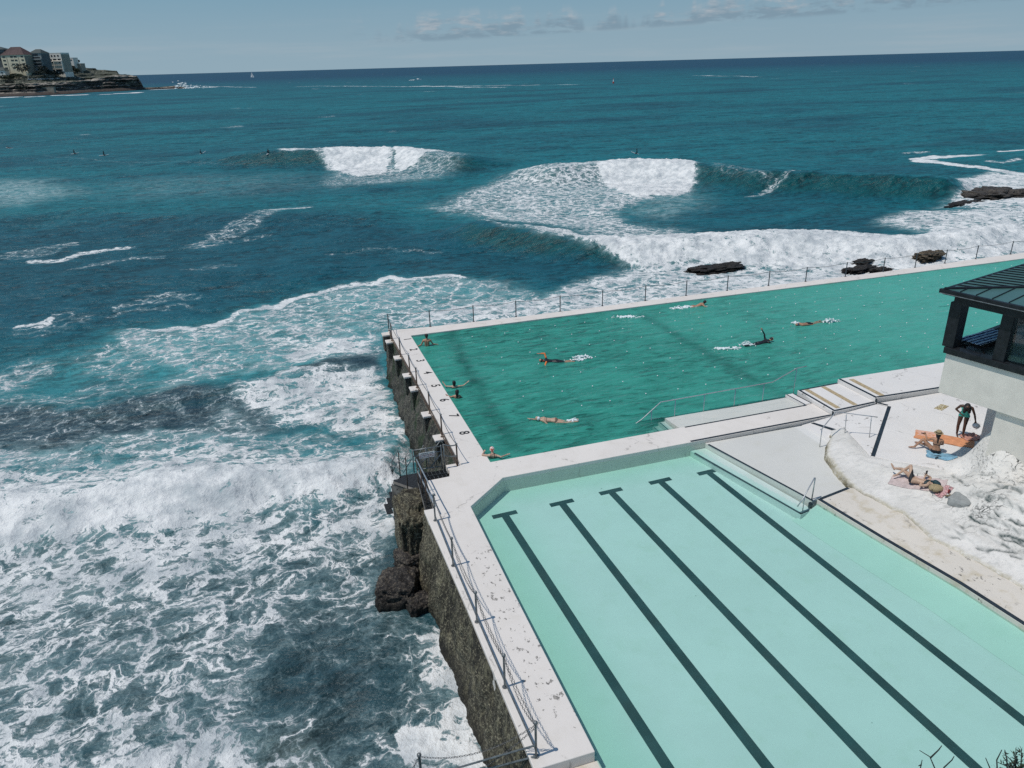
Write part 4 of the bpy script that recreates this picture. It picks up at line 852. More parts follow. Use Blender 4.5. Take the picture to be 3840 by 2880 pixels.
# 3 rail along the wading pool deck
KP = [(-3.02, -3.95), (-3.06, -6.68), (-3.06, -9.46), (-3.05, -12.05), (-3.01, -14.28)]
rk = empty('chain_rail', (*KP[0], 0), 0, 'rail of ball topped posts with doubled chain along the wading pool deck', 'rail')
for p in KP: add_post(rk, (p[0], p[1], 0), 1.0, M_steel, .03, .055)
c_ = MB(); lo_ = MB()
for i, (a, b) in enumerate(zip(KP[:-1], KP[1:])):
    chain(c_, (a[0], a[1], 1.0), (b[0], b[1], 1.0), .12); chain(c_, (a[0], a[1], .98), (b[0], b[1], .98), (.16, .34, .28, .34)[i])
    lo_.tube([(a[0], a[1], .20), (b[0], b[1], .20)], .022, 6)
c_.build('chain', M_chain, rk); lo_.build('low_rail', M_steel, rk)
# 4 lower rail running down to the rocks
p2 = at(1572, 2835, -.9)
r4 = empty('chain_rail', (p2[0], p2[1], -1.9), 0, 'short rail of two sloping pipes and chains at the bottom edge, below the deck corner', 'rail')
MB().tube([(p2[0], p2[1], -2.4), (p2[0], p2[1], -.9)], .035, 8).build('post', M_steel, r4); MB().ball((p2[0], p2[1], -.87), .06).build('post_cap', M_steel, r4, smooth=True)
e1_ = at(1700, 2884, -.85); e2_ = at(1830, 2884, -.75)
MB().tube([(-3.03, -14.30, .38), tuple(e1_), tuple(e1_+(e1_-np.array([-3.03, -14.30, .38]))*.6)], .024, 6).build('low_rail', M_steel, r4)
MB().tube([(-3.03, -14.32, .06), tuple(e2_), tuple(e2_+(e2_-np.array([-3.03, -14.32, .06]))*.6)], .024, 6).build('low_rail', M_steel, r4)
c_ = MB(); chain(c_, (-3.01, -14.28, .97), (p2[0], p2[1], -.92), .38); chain(c_, (-3.01, -14.28, .9), (p2[0]+.4, p2[1]-.5, -1.6), .2); chain(c_, (p2[0], p2[1], -.92), (p2[0]-1.6, p2[1]-1.2, -1.5), .2); c_.build('chain', M_chain, r4)

def text_mesh(name, body, size, m, parent, loc, rot, off=.01):
    cu = bpy.data.curves.new(name, 'FONT'); cu.body = body; cu.size = size; cu.align_x = 'CENTER'; cu.align_y = 'CENTER'; cu.extrude = .001; cu.offset = off
    t_ = bpy.data.objects.new(name, cu); C.objects.link(t_); dg = bpy.context.evaluated_depsgraph_get(); me = bpy.data.meshes.new_from_object(t_.evaluated_get(dg)); bpy.data.objects.remove(t_); bpy.data.curves.remove(cu)
    me.materials.clear(); me.materials.append(m); o = bpy.data.objects.new(name, me); C.objects.link(o); o.parent = parent; o.location = loc; o.rotation_euler = rot; return o
# painted lane numbers, dark, read from the seaward side
M_num = mat('number_paint', (.03, .032, .035), .8, .3, 6)
for i in range(8):
    y = 20.586*.74-2.5*.74*i
    text_mesh('lane_number', str(i+1), .62, M_num, d0, (-.34, y, .006), (0, 0, -math.pi/2), .012)

# handrails
def hand_rail(name, label, path, feet, r=.022, m=M_stain):
    root = empty(name, path[0], 0, label, 'handrail'); MB().tube(path, r, 8).build('rail', m, root, smooth=True)
    for a, b in feet: MB().tube([a, b], r*.8, 7).build('post', m, root, smooth=True)
    return root
xs_ = (7.83, 8.99, 10.47, 12.07, 13.59); yh = .66
hand_rail('handrail', 'long stainless handrail standing in the green lap pool along the submerged ledge', [(6.2, yh, -.55), (7.35, yh, .02), (8.25, yh, .72), (14.05, yh, .78), (15.3, yh, 1.28), (15.85, yh+.02, 1.30)],
          [((x, yh, -1.2), (x, yh, z)) for x, z in zip(xs_, (.40, .72, .735, .75, .77))]+[((15.30, yh+.05, -.8), (15.3, yh, 1.27))])
hand_rail('handrail', 'small bent handrail at the corner of the wading pool steps', [(9.35, -7.42, -.12), (9.55, -7.39, .10), (10.19, -7.12, .73), (10.24, -7.10, .70), (10.21, -7.12, -.17)], [((9.65, -7.37, -.4), (9.65, -7.37, .20))])
hand_rail('handrail', 'white topped handrail rising from the wading shelf onto the terrace', [(13.05, -3.9, .62), (13.12, -3.90, .66), (14.15, -3.40, 1.02), (15.1, -4.2, 1.02), (15.35, -4.42, 1.02)], [((13.12, -3.92, -.2), (13.12, -3.9, .66)), ((14.48, -4.09+.35, .0), (14.46, -3.67, 1.02)), ((15.18, -4.35, .1), (15.18, -4.27, 1.02))])

# ------------------------------------------------------------------ steel stairs, gate and warning sign beside the outcrop
M_grate = mat('steel_grating', (.035, .037, .04), .6, .5, 30, metal=.3, bump=.8, bd=.03)
M_plate = mat('weathered_plate', (.16, .15, .135), .6, .4, 3, metal=.3)
st = empty('steel_stairs', (-2.4, -.75, -.05), 0, 'galvanised steel landing and stairs with zigzag handrails leading down into the surf', 'stairs')
mb = MB()
for i in range(17): mb.box((-2.78+i*.060, -.78, -.075), (.012, .72, .03))
for j in range(13): mb.box((-2.30, -1.10+j*.055, -.075), (1.0, .010, .03))
mb.box((-2.30, -.78, -.10), (1.0, .72, .012)); mb.build('landing', M_grate, st)
lm = MB()
for k in range(6): lm.box((-2.70+k*.16, -.98, -.055), (.012, .30, .01)); lm.box((-2.72+k*.16, -.58, -.055), (.012, .26, .01))
lm.box((-2.30, -.72, -.055), (1.0, .014, .01)); lm.build('grating_frame', M_steel, st)
tw = MB(); n = 22
for i in range(n):
    t = i/(n-1); tw.box((-2.90-.16*t, -1.1-2.1*t, -.07), (.26, .05, .02), R(4))
tw.build('tread_strip', M_grate, st)
for dx in (-.15, .13): MB().tube([(-2.90+dx, -1.05, -.05), (-3.06+dx, -3.25, -.05)], .022, 5).build('stringer', M_plate, st)
lw = MB(); lw.prism([(-3.75, .75), (-3.35, 1.25), (-2.3, 1.25), (-2.3, -.3), (-2.9, -.3)], -1.0, -.95); lw.build('lower_landing', M_grate, st)
for a, b in (((-3.75, .75, -.92), (-2.9, -.32, -.92)), ((-2.9, -.32, -.92), (-2.75, -1.15, -.1))): MB().tube([a, b], .07, 4).build('stringer', M_plate, st)
pl = MB()
for c_2 in ((-3.55, .45), (-3.0, -.15)): pl.add([(c_2[0]-.28, c_2[1]+.35, -.98), (c_2[0]+.30, c_2[1]-.35, -.98), (c_2[0]-.05, c_2[1]-.1, -2.3), (c_2[0]-.35, c_2[1]+.2, -2.0)], [(0, 1, 2, 3)])
pl.build('side_plate', M_plate, st)
for i in range(5): MB().box((-3.55-.12*i, .95+.02*i, -1.15-.28*i), (.26, .8, .03)).build('tread', M_grate, st)
def zig(y, pts, z_off=0.0): return [aty(x, yy, y) for x, yy in pts]
def aty(px, py, y):
    d = ray(1440+px/4.424, 1600+py/4.424); t = (y-CP[1])/d[1]; return tuple(CP+t*d)
for pts in ([(135, 790), (128, 590), (225, 393), (312, 590), (430, 343), (452, 375)], [(135, 760), (230, 578), (325, 765), (455, 535)]): MB().tube([aty(x, y, -.5) for x, y in pts], .022, 6).build('handrail', M_steel, st, smooth=True)
for a, b in (((238, 420), (272, 850)), ((355, 505), (400, 1100))): MB().tube([aty(*a, -.5), aty(*b, -.5)], .022, 6).build('post', M_rust, st, smooth=True)
MB().tube([aty(x, y, .1) for x, y in ((560, 500), (655, 308), (720, 400), (800, 580)) ]+[aty(x, y, .1) for x, y in ((815, 390), (935, 235), (975, 275))], .022, 6).build('handrail', M_steel, st, smooth=True)
MB().tube([aty(x, y, .1) for x, y in ((600, 620), (720, 510), (800, 660), (945, 450))], .020, 6).build('handrail', M_steel, st, smooth=True)
for a, b in (((690, 340), (715, 690)), ((850, 400), (880, 680))): MB().tube([aty(*a, .1), aty(*b, .1)], .026, 6).build('post', M_steel, st, smooth=True)
for pts in ([(452, 375), (520, 560), (590, 690), (650, 850), (770, 1000), (820, 1110), (828, 1185)], [(480, 560), (545, 640), (620, 800), (660, 1010), (760, 1170), (805, 1300), (815, 1390)]): MB().tube([(-3.05+.1*i/6, -1.15-2.75*(i/6)**.9, z) for i, z in enumerate((1.0, 1.0, .99, .98, .97, .98, .97))] if pts[0][0] == 452 else [(-3.05+.02*i, -1.15-2.5*i/6, .5-.02*i) for i in range(7)], .026, 6).build('handrail', M_stain, st, smooth=True)
for y in (-1.15, -1.9, -2.7): MB().tube([(-3.05, y, -.3), (-3.05, y, 1.0)], .022, 6).build('post', M_rust, st, smooth=True)
ga = empty('gate', (-2.5, -.35, 0), 0, 'tubular steel gate across the top of the sea stairs', 'gate')
fm = MB()
fm.tube([(-3.05, -.35, .97), (-1.9, -.35, .95)], .025, 7); fm.tube([(-2.25, -.35, .72), (-1.9, -.35, .73)], .02, 6); fm.tube([(-3.05, -.35, .70), (-2.75, -.35, .70)], .02, 6)
fm.tube([(-3.05, -.35, .97), (-3.05, -.35, 0)], .025, 7); fm.tube([(-1.92, -.35, 1.0), (-1.92, -.35, -.05)], .028, 7); fm.tube([(-1.82, -.35, 1.02), (-1.82, -.35, -.12)], .03, 7)
fm.tube([(-2.95, -.35, .1), (-1.95, -.35, .06)], .02, 6); fm.tube([(-2.95, -.35, .15), (-2.45, -.35, .68)], .016, 6); fm.tube([(-2.4, -.35, .1), (-1.95, -.35, .62)], .016, 6)
for x in (-2.75, -2.45, -2.2): fm.tube([(x, -.35, .08), (x, -.35, .6)], .016, 6)
fm.build('gate_frame', M_steel, ga, smooth=True)
for z in (1.0, .52): MB().tube([(-1.82+.52*t, -.35-.04*t, z-.10*math.sin(t*2.2)) for t in np.linspace(0, 1, 8)], .026, 7).build('curved_rail', M_steel, ga, smooth=True)
M_sign = mat('sign_board', (.72, .72, .70), .6, .06, 6)
sg = MB().box((-2.5, -.375, .69), (.62, .012, .24)).build('warning_sign', M_sign); tag(sg, 'white notice board with three lines of dark lettering wired to the steel gate', 'sign')
for k, (tx, col) in enumerate((('ICEBERGS TAKE', (.04, .04, .05)), ('NO RESPONSIBILITY', (.22, .04, .05)), ('BEYOND THIS POINT', (.22, .04, .05)))):
    text_mesh('lettering', tx, .068, mat('lettering_%s' % ('black' if k == 0 else 'red'), col), sg, (-2.5, -.384, .755-.068*k), (math.pi/2, 0, 0), .001)
# concrete drain pipe on the outcrop
pp = MB(); pp.tube([(-3.5, -2.0, -.95), (-3.95, -2.35, -1.05)], .20, 14, cap=False); pp.tube([(-3.95, -2.35, -1.05), (-3.55, -2.05, -.96)], .15, 14, cap=False); tag(pp.build('drain_pipe', mat('pipe_concrete', (.17, .14, .10), .85, .4, 6), smooth=True), 'stub of brown concrete pipe sticking out of the outcrop below the deck', 'pipe')
# ------------------------------------------------------------------ people
def skin_mat(name, col):
    if name in _mc: return _mc[name]
    m, N, o = new_mat(name); P = N.obj(); n1 = N.noise(P, 9, 4, .6)
    c = N.mix(N.step(n1, .35, .65), tuple(x*.85 for x in col), tuple(x*1.1 for x in col))
    p = prin(N, o, Base_Color=c, Roughness=.5, Specular_IOR_Level=.4); p.inputs['Subsurface Weight'].default_value = .08; p.inputs['Subsurface Radius'].default_value = (.02, .01, .006); _mc[name] = m; return m
V3 = lambda p: np.array(p, float)
def nrm(v): return v/(np.linalg.norm(v)+1e-9)
def capsule(vs, fs, a, b, ra, rb, seg=12):
    a, b = V3(a), V3(b); t = nrm(b-a) if np.linalg.norm(b-a) > 1e-6 else np.array([0, 0, 1.]); h = np.array([0, 0, 1.]) if abs(t[2]) < .9 else np.array([1., 0, 0]); x = nrm(np.cross(h, t)); y = np.cross(t, x); k = len(vs); rings = []
    for th in (80, 55, 28, 0): rings.append((a-t*ra*math.sin(R(th)), ra*math.cos(R(th))))
    for th in (0, 28, 55, 80): rings.append((b+t*rb*math.sin(R(th)), rb*math.cos(R(th))))
    for c, r in rings:
        for i in range(seg): vs.append(tuple(c+r*(math.cos(2*math.pi*i/seg)*x+math.sin(2*math.pi*i/seg)*y)))
    n = len(rings)
    for j in range(n-1):
        for i in range(seg): fs.append((k+j*seg+i, k+j*seg+(i+1) % seg, k+(j+1)*seg+(i+1) % seg, k+(j+1)*seg+i))
    fs.append(tuple(k+i for i in range(seg-1, -1, -1))); fs.append(tuple(k+(n-1)*seg+i for i in range(seg)))
def solid(name, caps, m, parent, voxel=.011, smooth=3):
    """melts tapered capsules into one continuous surface"""
    vs, fs = [], []
    for c in caps: capsule(vs, fs, *c[1:])
    me = bpy.data.meshes.new(name); me.from_pydata(vs, [], fs); o = bpy.data.objects.new(name, me); C.objects.link(o)
    r = o.modifiers.new('r', 'REMESH'); r.mode = 'VOXEL'; r.voxel_size = voxel
    s = o.modifiers.new('s', 'SMOOTH'); s.factor = .5; s.iterations = smooth
    dg = bpy.context.evaluated_depsgraph_get(); m2 = bpy.data.meshes.new_from_object(o.evaluated_get(dg)); bpy.data.objects.remove(o); bpy.data.meshes.remove(me)
    m2.name = name; m2.materials.clear(); m2.materials.append(m); m2.polygons.foreach_set('use_smooth', [True]*len(m2.polygons))
    o = bpy.data.objects.new(name, m2); C.objects.link(o); o.parent = parent; return o
def hand(caps, el, wr, side, curl=.35, s=1.0):
    d = nrm(V3(wr)-V3(el)); sd_ = nrm(np.cross(d, V3(side))); pn_ = nrm(np.cross(sd_, d)); w_ = V3(wr)
    for k in (-.022, .0, .022): caps.append(('hand', w_+sd_*k*.6*s, w_+d*.08*s+sd_*k*s, .019*s, .016*s))
    for k, L in ((-.031, .060), (-.011, .074), (.010, .070), (.030, .054)):
        b = w_+d*.085*s+sd_*k*s; m_ = b+(d+pn_*curl*.5)*L*.55*s; e = m_+(d*.7+pn_*curl)*L*.45*s
        caps.append(('hand', b, m_, .0095*s, .009*s)); caps.append(('hand', m_, e, .009*s, .008*s))
    b = w_+d*.025*s-sd_*.030*s; e = b+(d*.6-sd_*.75)*.05*s; caps.append(('hand', b, e, .012*s, .010*s)); caps.append(('hand', e, e+(d*.9-sd_*.2)*.028*s, .010*s, .009*s))
def person_caps(J, s=1.0, fem=True, fingers=True, face=None):
    j = {k: V3(v) for k, v in J.items()}; c = []; ax = nrm(j['shR']-j['shL']); hx = nrm(j['hipR']-j['hipL'])
    up = nrm(j['head']-j['neck']); h = j['head']; fc = nrm(V3(face)) if face is not None else np.array([0, -1., 0])
    fc = nrm(fc-up*(fc@up)*.6)
    c += [('head', h-up*.035*s+fc*.012, h+up*.045*s-fc*.008, .074*s, .088*s), ('head', h-up*.06*s+fc*.045*s, h-up*.075*s+fc*.05*s, .042*s, .036*s), ('head', h+up*.02*s+fc*.04*s, h+up*.05*s+fc*.03*s, .062*s, .06*s)]
    c += [('head', h+fc*.088*s+up*.005, h+fc*.104*s-up*.022*s, .011*s, .016*s)]                                     # nose
    c += [('head', h+fc*.082*s-up*.052*s+k*.016*s*np.cross(fc, up), h+fc*.084*s-up*.052*s, .011*s, .012*s) for k in (-1, 1)]      # lips
    ear = nrm(np.cross(up, fc)); c += [('head', h+ear*k*.082*s-up*.012*s, h+ear*k*.088*s+up*.022*s, .016*s, .018*s) for k in (-1, 1)]
    c += [('neck', j['neck'], h-up*.03*s, .056*s, .050*s)]
    ch = j['chest']; pe = j['pelvis']; wa_ = (ch*.45+pe*.55)
    sw = .068 if fem else .085
    for k in (-1, 1): c += [('torso', ch+ax*k*.055*s+(j['neck']-ch)*.35, wa_+ax*k*.035*s, .098*s, .085*s), ('torso', wa_+ax*k*.035*s, pe+hx*k*.06*s, .085*s, .112*s if fem else .10*s)]
    c += [('torso', j['shL']*.86+j['shR']*.14, j['shL']*.14+j['shR']*.86, sw*s, sw*s), ('torso', j['neck']-(j['neck']-ch)*.05, ch, .07*s, .09*s)]
    for S in 'LR':
        sh, el, wr = j['sh'+S], j['el'+S], j['wr'+S]
        c += [('uparm', sh, sh*.45+el*.55, .050*s, .043*s), ('uparm', sh*.45+el*.55, el, .043*s, .036*s), ('forearm', el, el*.65+wr*.35, .036*s, .037*s), ('forearm', el*.65+wr*.35, wr, .037*s, .024*s)]
        if fingers: hand(c, el, wr, (0, 0, 1) if abs(nrm(wr-el)[2]) < .85 else (0, 1, 0), .35, s)
        else: c += [('hand', wr, wr+nrm(wr-el)*.09*s, .028*s, .024*s)]
        hp, kn, an, to = j['hip'+S], j['kn'+S], j['an'+S], j.get('to'+S)
        c += [('thigh', hp, hp*.4+kn*.6, .092*s if fem else .085*s, .070*s), ('thigh', hp*.4+kn*.6, kn, .070*s, .054*s), ('calf', kn, kn*.65+an*.35, .054*s, .054*s), ('calf', kn*.65+an*.35, an, .054*s, .033*s)]
        if to is None: to = an+nrm(an-kn)*.15*s
        hl = an-nrm(to-an)*.035*s
        c += [('foot', hl, an*.4+to*.6, .036*s, .034*s), ('foot', an*.4+to*.6, to, .034*s, .022*s)]
    return c
def seg_near(P, caps):
    """nearest capsule for each point: index and fraction"""
    best = np.full(len(P), 1e9); bi = np.zeros(len(P), int); bt = np.zeros(len(P))
    for i, (nm, a, b, ra, rb) in enumerate(caps):
        a, b = V3(a), V3(b); e = b-a; t = np.clip(((P-a)@e)/(e@e+1e-12), 0, 1); d = np.linalg.norm(P-a-t[:, None]*e, axis=1)-(ra+(rb-ra)*t); m = d < best
        best[m] = d[m]; bi[m] = i; bt[m] = t[m]
    return bi, bt
def garment(name, body, caps, fn, m, off=.006):
    """a thin shell over the body where fn(names, t, P) is true"""
    me = body.data; n = len(me.vertices); co = np.empty(n*3, np.float32); me.vertices.foreach_get('co', co); co = co.reshape(-1, 3).astype(float)
    no = np.empty(n*3, np.float32); me.vertices.foreach_get('normal', no); no = no.reshape(-1, 3).astype(float)
    bi, bt = seg_near(co, caps); nm = np.array([c[0] for c in caps])[bi]; keep = fn(nm, bt, co)
    q = np.array([list(p.vertices)[:4] if len(p.vertices) > 3 else list(p.vertices)+[p.vertices[0]] for p in me.polygons]); fs = q[keep[q].all(1)]
    if not len(fs): return None
    u, inv = np.unique(fs, return_inverse=True); inv = inv.reshape(fs.shape); v = co[u]+no[u]*off; k = len(u)
    edges = {}
    for f in inv:
        for a, b in zip(f, np.roll(f, -1)):
            if a != b: edges[(a, b)] = 1
    rim = [(a, b) for a, b in edges if (b, a) not in edges]
    vs = list(map(tuple, v))+list(map(tuple, co[u]-no[u]*.002)); faces = [tuple(dict.fromkeys(map(int, f))) for f in inv]+[(int(b), int(a), int(a)+k, int(b)+k) for a, b in rim]
    g = MB().add(vs, faces).build(name, m, None, smooth=True); g.parent = body.parent; g.matrix_parent_inverse = Matrix.Identity(4); return g
def person(loc, rz, J, skin, label, s=1.0, fem=True, fingers=True, face=None, voxel=.011, group=None):
    root = empty('person', loc, rz, label, 'person', group); caps = person_caps(J, s, fem, fingers, face); b = solid('body', caps, skin, root, voxel); return root, b, caps
F_ = -YAW
def fz(p): return -math.atan2(p[0]-CP[0], p[1]-CP[1])       # faces the viewpoint's bearing
S_dark = skin_mat('dark_skin', (.085, .042, .028)); S_tan = skin_mat('tanned_skin', (.36, .20, .125)); S_fair = skin_mat('fair_skin', (.50, .335, .24)); S_red = skin_mat('ruddy_skin', (.42, .22, .14))
M_hair = mat('black_hair', (.012, .010, .010), .45, .4, 30, bump=.6); M_teal = mat('turquoise_swimsuit', (.06, .52, .42), .6, .1, 10); M_blk = mat('black_swimwear', (.012, .013, .016), .6, .3, 12)
M_wet = mat('wetsuit', (.016, .018, .022), .45, .3, 8); M_or = mat('orange_lycra', (.75, .20, .05), .6, .12, 8); M_straw = mat('straw', (.42, .33, .19), .8, .35, 40, bump=.8); M_band = mat('hat_band', (.02, .018, .016), .7, .2, 10)
M_white = mat('white_fabric', (.72, .71, .70), .8, .12, 8, bump=.4, bd=.02); M_phone = mat('phone', (.015, .015, .018), .25, .2, 10)
def blob(name, m, parent, items, voxel=.012): return solid(name, [('x', *i) for i in items], m, parent, voxel, 3)
# --- standing woman
wl = at(3598, 1635, .15); FW = fz(wl)
root, b, cp = person(wl, FW, dict(head=(.04, -.30, 1.43), neck=(.03, -.15, 1.40), chest=(.02, -.09, 1.25), pelvis=(0, .06, .96), shL=(-.19, -.10, 1.36), shR=(.22, -.11, 1.35), elL=(-.33, .03, 1.13), wrL=(-.15, -.04, 1.02), elR=(.35, -.12, 1.08), wrR=(.43, -.16, .82),
    hipL=(-.10, .06, .90), hipR=(.11, .06, .90), knL=(-.13, -.02, .48), knR=(.10, -.02, .48), anL=(-.11, .03, .08), anR=(.11, .02, .08), toL=(-.06, -.15, .035), toR=(.17, -.15, .035)), S_dark, 'dark skinned person in a turquoise swimsuit standing bent over on the terrace', face=(.1, -.4, -.9), voxel=.010, s=1.08)
garment('swimsuit', b, cp, lambda n, t, P: ((n == 'torso') & (P[:, 2] < 1.33) & ~((n == 'torso') & (P[:, 2] < .84))) | ((n == 'thigh') & (P[:, 2] > .88)), M_teal)
blob('hair', M_hair, root, [((.04, -.28, 1.48), (.04, -.33, 1.42), .115, .12), ((.0, -.34, 1.42), (-.03, -.37, 1.24), .10, .06), ((.10, -.34, 1.42), (.14, -.37, 1.26), .10, .06), ((.04, -.22, 1.47), (.03, -.18, 1.42), .10, .08)])
bn = empty('cloth_bundle', wl, FW, 'crumpled white bundle dangling from the hand of the standing person', 'bundle')
v, f = icos(4); v = v*(1+.25*fbm(v[:, 0]*2.5, v[:, 1]*2.5, v[:, 2]*2.5, 4))[:, None]*np.array((.14, .12, .11))+np.array((.48, -.18, .66)); local(MB().add(v, f).build('cloth', M_white, bn, smooth=True))
# --- seated woman
wl = at(3505, 1698, .15); FW = fz(wl)+.1
root, b, cp = person(wl, FW, dict(head=(-.005, .02, .80), neck=(.0, .0, .64), chest=(.0, -.01, .50), pelvis=(.02, -.02, .12), shL=(-.18, .01, .58), shR=(.18, -.01, .57), elL=(-.33, .13, .44), wrL=(-.40, .26, .56), elR=(.23, .14, .36), wrR=(.10, .30, .25),
    hipL=(-.09, .05, .11), hipR=(.11, .06, .11), knL=(-.46, .22, .40), knR=(-.36, .30, .16), anL=(-.74, .06, .08), anR=(-.58, .52, .08), toL=(-.92, .04, .05), toR=(-.70, .60, .05)), S_tan, 'tanned person in a black bikini and straw hat sitting with their back turned', face=(-.5, 1, -.2), voxel=.010)
garment('bikini_bottom', b, cp, lambda n, t, P: (P[:, 2] < .17) & (P[:, 0] > -.16) & ((n == 'torso') | (n == 'thigh')), M_blk)
garment('bikini_top', b, cp, lambda n, t, P: (n == 'torso') & (np.abs(P[:, 2]-.40) < .022), M_blk)
blob('hair', M_hair, root, [((0, .01, .82), (0, -.01, .74), .098, .085), ((0, -.06, .72), (.02, -.10, .50), .035, .028)])
ht = MB(); ht.tube([(-.005, .02, .865), (-.005, .02, .872)], .165, 24); ht.tube([(-.005, .02, .87), (-.005, .02, .95), (-.005, .02, .975)], [.105, .098, .07], 24); h_ = local(ht.build('hat', M_straw, root, smooth=False))
hb = local(MB().tube([(-.005, .02, .875), (-.005, .02, .905)], .108, 24).build('hat_band', M_band, h_)); hb.parent = h_
ph = empty('phone', wl, FW, 'dark phone in the hand of the person in the straw hat', 'phone'); local(MB().box((-.50, .30, .62), (.15, .075, .012), .3).build('case', M_phone, ph))
# --- reclining woman
wl = on_bank(3440, 1812)
root, b, cp = person(wl, F_, dict(head=(.44, -.40, .17), neck=(.31, -.30, .13), chest=(.18, -.20, .13), pelvis=(-.17, .08, .12), shL=(.14, -.37, .13), shR=(.35, -.09, .13), elL=(-.09, -.33, .10), wrL=(.23, .0, .27), elR=(.46, .03, .20), wrR=(.30, .04, .31),
    hipL=(-.24, -.0, .12), hipR=(-.11, .17, .12), knL=(-.17, .32, .54), knR=(-.38, .45, .34), anL=(-.52, .48, .09), anR=(-.54, .72, .22), toL=(-.66, .46, .05), toR=(-.62, .80, .38)), S_fair, 'fair person in a dark bikini lying on the white rock with one knee raised', face=(.2, .2, 1), voxel=.010)
garment('bikini_top', b, cp, lambda n, t, P: (n == 'torso') & (np.abs((P[:, 0]-.20)*.61-(P[:, 1]+.22)*.79) < .055) & (P[:, 2] > .06), mat('dark_green_bikini', (.018, .035, .040), .6, .2, 10))
garment('bikini_bottom', b, cp, lambda n, t, P: ((n == 'torso') | (n == 'thigh')) & (np.abs((P[:, 0]+.19)*.66-(P[:, 1]-.09)*.75) < .060), M_blk)
blob('cap', mat('dark_teal_cap', (.012, .045, .055), .7, .3, 12), root, [((.47, -.42, .19), (.42, -.36, .23), .11, .10), ((.42, -.33, .22), (.36, -.22, .20), .07, .04)])
ph = empty('phone', wl, F_, 'black phone held up by the reclining person', 'phone'); local(MB().box((.285, .05, .40), (.08, .02, .15), .4).build('case', M_phone, ph))
bg_ = empty('straw_bag', on_bank(3507, 1843), F_, 'round straw bag with dark handles beside the head of the reclining person', 'bag')
v, f = icos(3); local(MB().add(v*np.array((.24, .21, .12))+np.array((0, 0, .14)), f).build('bag_body', M_straw, bg_, smooth=True))
for sg_ in (-1, 1): local(MB().tube([(-.17+.02*sg_, .10*sg_, .16), (-.25, .20*sg_, .10), (-.08, .28*sg_, .09), (.05, .20*sg_, .14)], .014, 6).build('handle', M_band, bg_, smooth=True))
# --- swimmers
def swim(px, py, rz, J, skin, label, **k):
    k.setdefault('group', 'people in the lap pool'); return person(at(px, py, -.09), rz, J, skin, label, **k)
# woman resting in the near corner
r_, b, cp = swim(1848, 1718, F_, dict(head=(-.02, .06, .36), neck=(.0, .02, .20), chest=(.0, .03, .06), pelvis=(0, .12, -.40), shL=(-.18, .0, .13), shR=(.18, .0, .11), elL=(-.42, .06, .13), wrL=(-.36, .27, .15), elR=(.34, -.14, .12), wrR=(.58, .03, .12),
    hipL=(-.09, .12, -.45), hipR=(.09, .12, -.45), knL=(-.1, .3, -.8), knR=(.1, .3, -.8), anL=(-.1, .5, -1.1), anR=(.1, .5, -1.1)), S_fair, 'person in a red and white cap resting both arms on the pool corner', face=(0, 1, 0))
m, N, o = new_mat('red_white_cap'); n1 = N.noise(N.obj(), 14, 2, .5); prin(N, o, Base_Color=N.mix(N.step(n1, .50, .54), (.72, .68, .64), (.60, .10, .05)), Roughness=.35)
blob('swim_cap', m, r_, [((-.02, .055, .36), (-.02, .05, .41), .094, .096)])
garment('bikini_top', b, cp, lambda n, t, P: (n == 'torso') & ((np.abs(P[:, 2]-.02) < .03) | ((np.abs(np.abs(P[:, 0])-.07) < .016) & (P[:, 2] > .0))), mat('brown_bikini', (.06, .04, .03)))
# man by the far corner
r_, b, cp = swim(1602, 1297, F_, dict(head=(.0, .02, .60), neck=(0, 0, .42), chest=(0, 0, .24), pelvis=(0, .03, -.25), shL=(-.20, 0, .33), shR=(.20, 0, .33), elL=(-.33, .02, .07), wrL=(-.56, -.04, .0), elR=(.33, .08, .07), wrR=(.54, .16, .02),
    hipL=(-.09, .03, -.3), hipR=(.09, .03, -.3), knL=(-.1, 0, -.75), knR=(.1, 0, -.75), anL=(-.1, 0, -1.2), anR=(.1, 0, -1.2)), S_red, 'bare backed person with short dark hair wading at the far corner', fem=False, face=(.3, 1, 0), s=1.05)
blob('hair', M_hair, r_, [((0, .0, .64), (0, -.02, .58), .10, .088)])
# two children
r_, b, cp = swim(1704, 1455, F_, dict(head=(0, 0, .27), neck=(0, 0, .13), chest=(0, 0, .0), pelvis=(0, .04, -.35), shL=(-.14, 0, .08), shR=(.14, 0, .08), elL=(-.42, .04, .09), wrL=(-.52, .12, .22), elR=(.46, .06, .10), wrR=(.64, .14, .22),
    hipL=(-.07, .04, -.4), hipR=(.07, .04, -.4), knL=(-.1, 0, -.7), knR=(.1, 0, -.7), anL=(-.1, 0, -1.0), anR=(.1, 0, -1.0)), S_fair, 'child with dark hair holding both arms out above the water', s=.9, face=(0, 1, 0))
blob('hair', M_hair, r_, [((0, -.01, .31), (0, -.03, .20), .094, .08)]); garment('swimsuit', b, cp, lambda n, t, P: (n == 'torso') & (P[:, 2] < .06), M_wet)
r_, b, cp = swim(1714, 1492, F_, dict(head=(.02, 0, .31), neck=(.0, 0, .16), chest=(-.01, 0, .02), pelvis=(0, .05, -.35), shL=(-.16, 0, .09), shR=(.15, .0, .09), elL=(-.31, .06, .03), wrL=(-.44, .10, .09), elR=(.22, .12, -.05), wrR=(.34, .2, -.08),
    hipL=(-.07, .04, -.4), hipR=(.07, .04, -.4), knL=(-.1, 0, -.7), knR=(.1, 0, -.7), anL=(-.1, 0, -1.0), anR=(.1, 0, -1.0)), S_red, 'person with long wet dark hair beside the child, near number 6', s=.95, face=(.3, 1, 0))
blob('hair', M_hair, r_, [((.02, -.01, .35), (.01, -.04, .24), .098, .085), ((.01, -.06, .24), (.01, -.075, .06), .065, .04)])
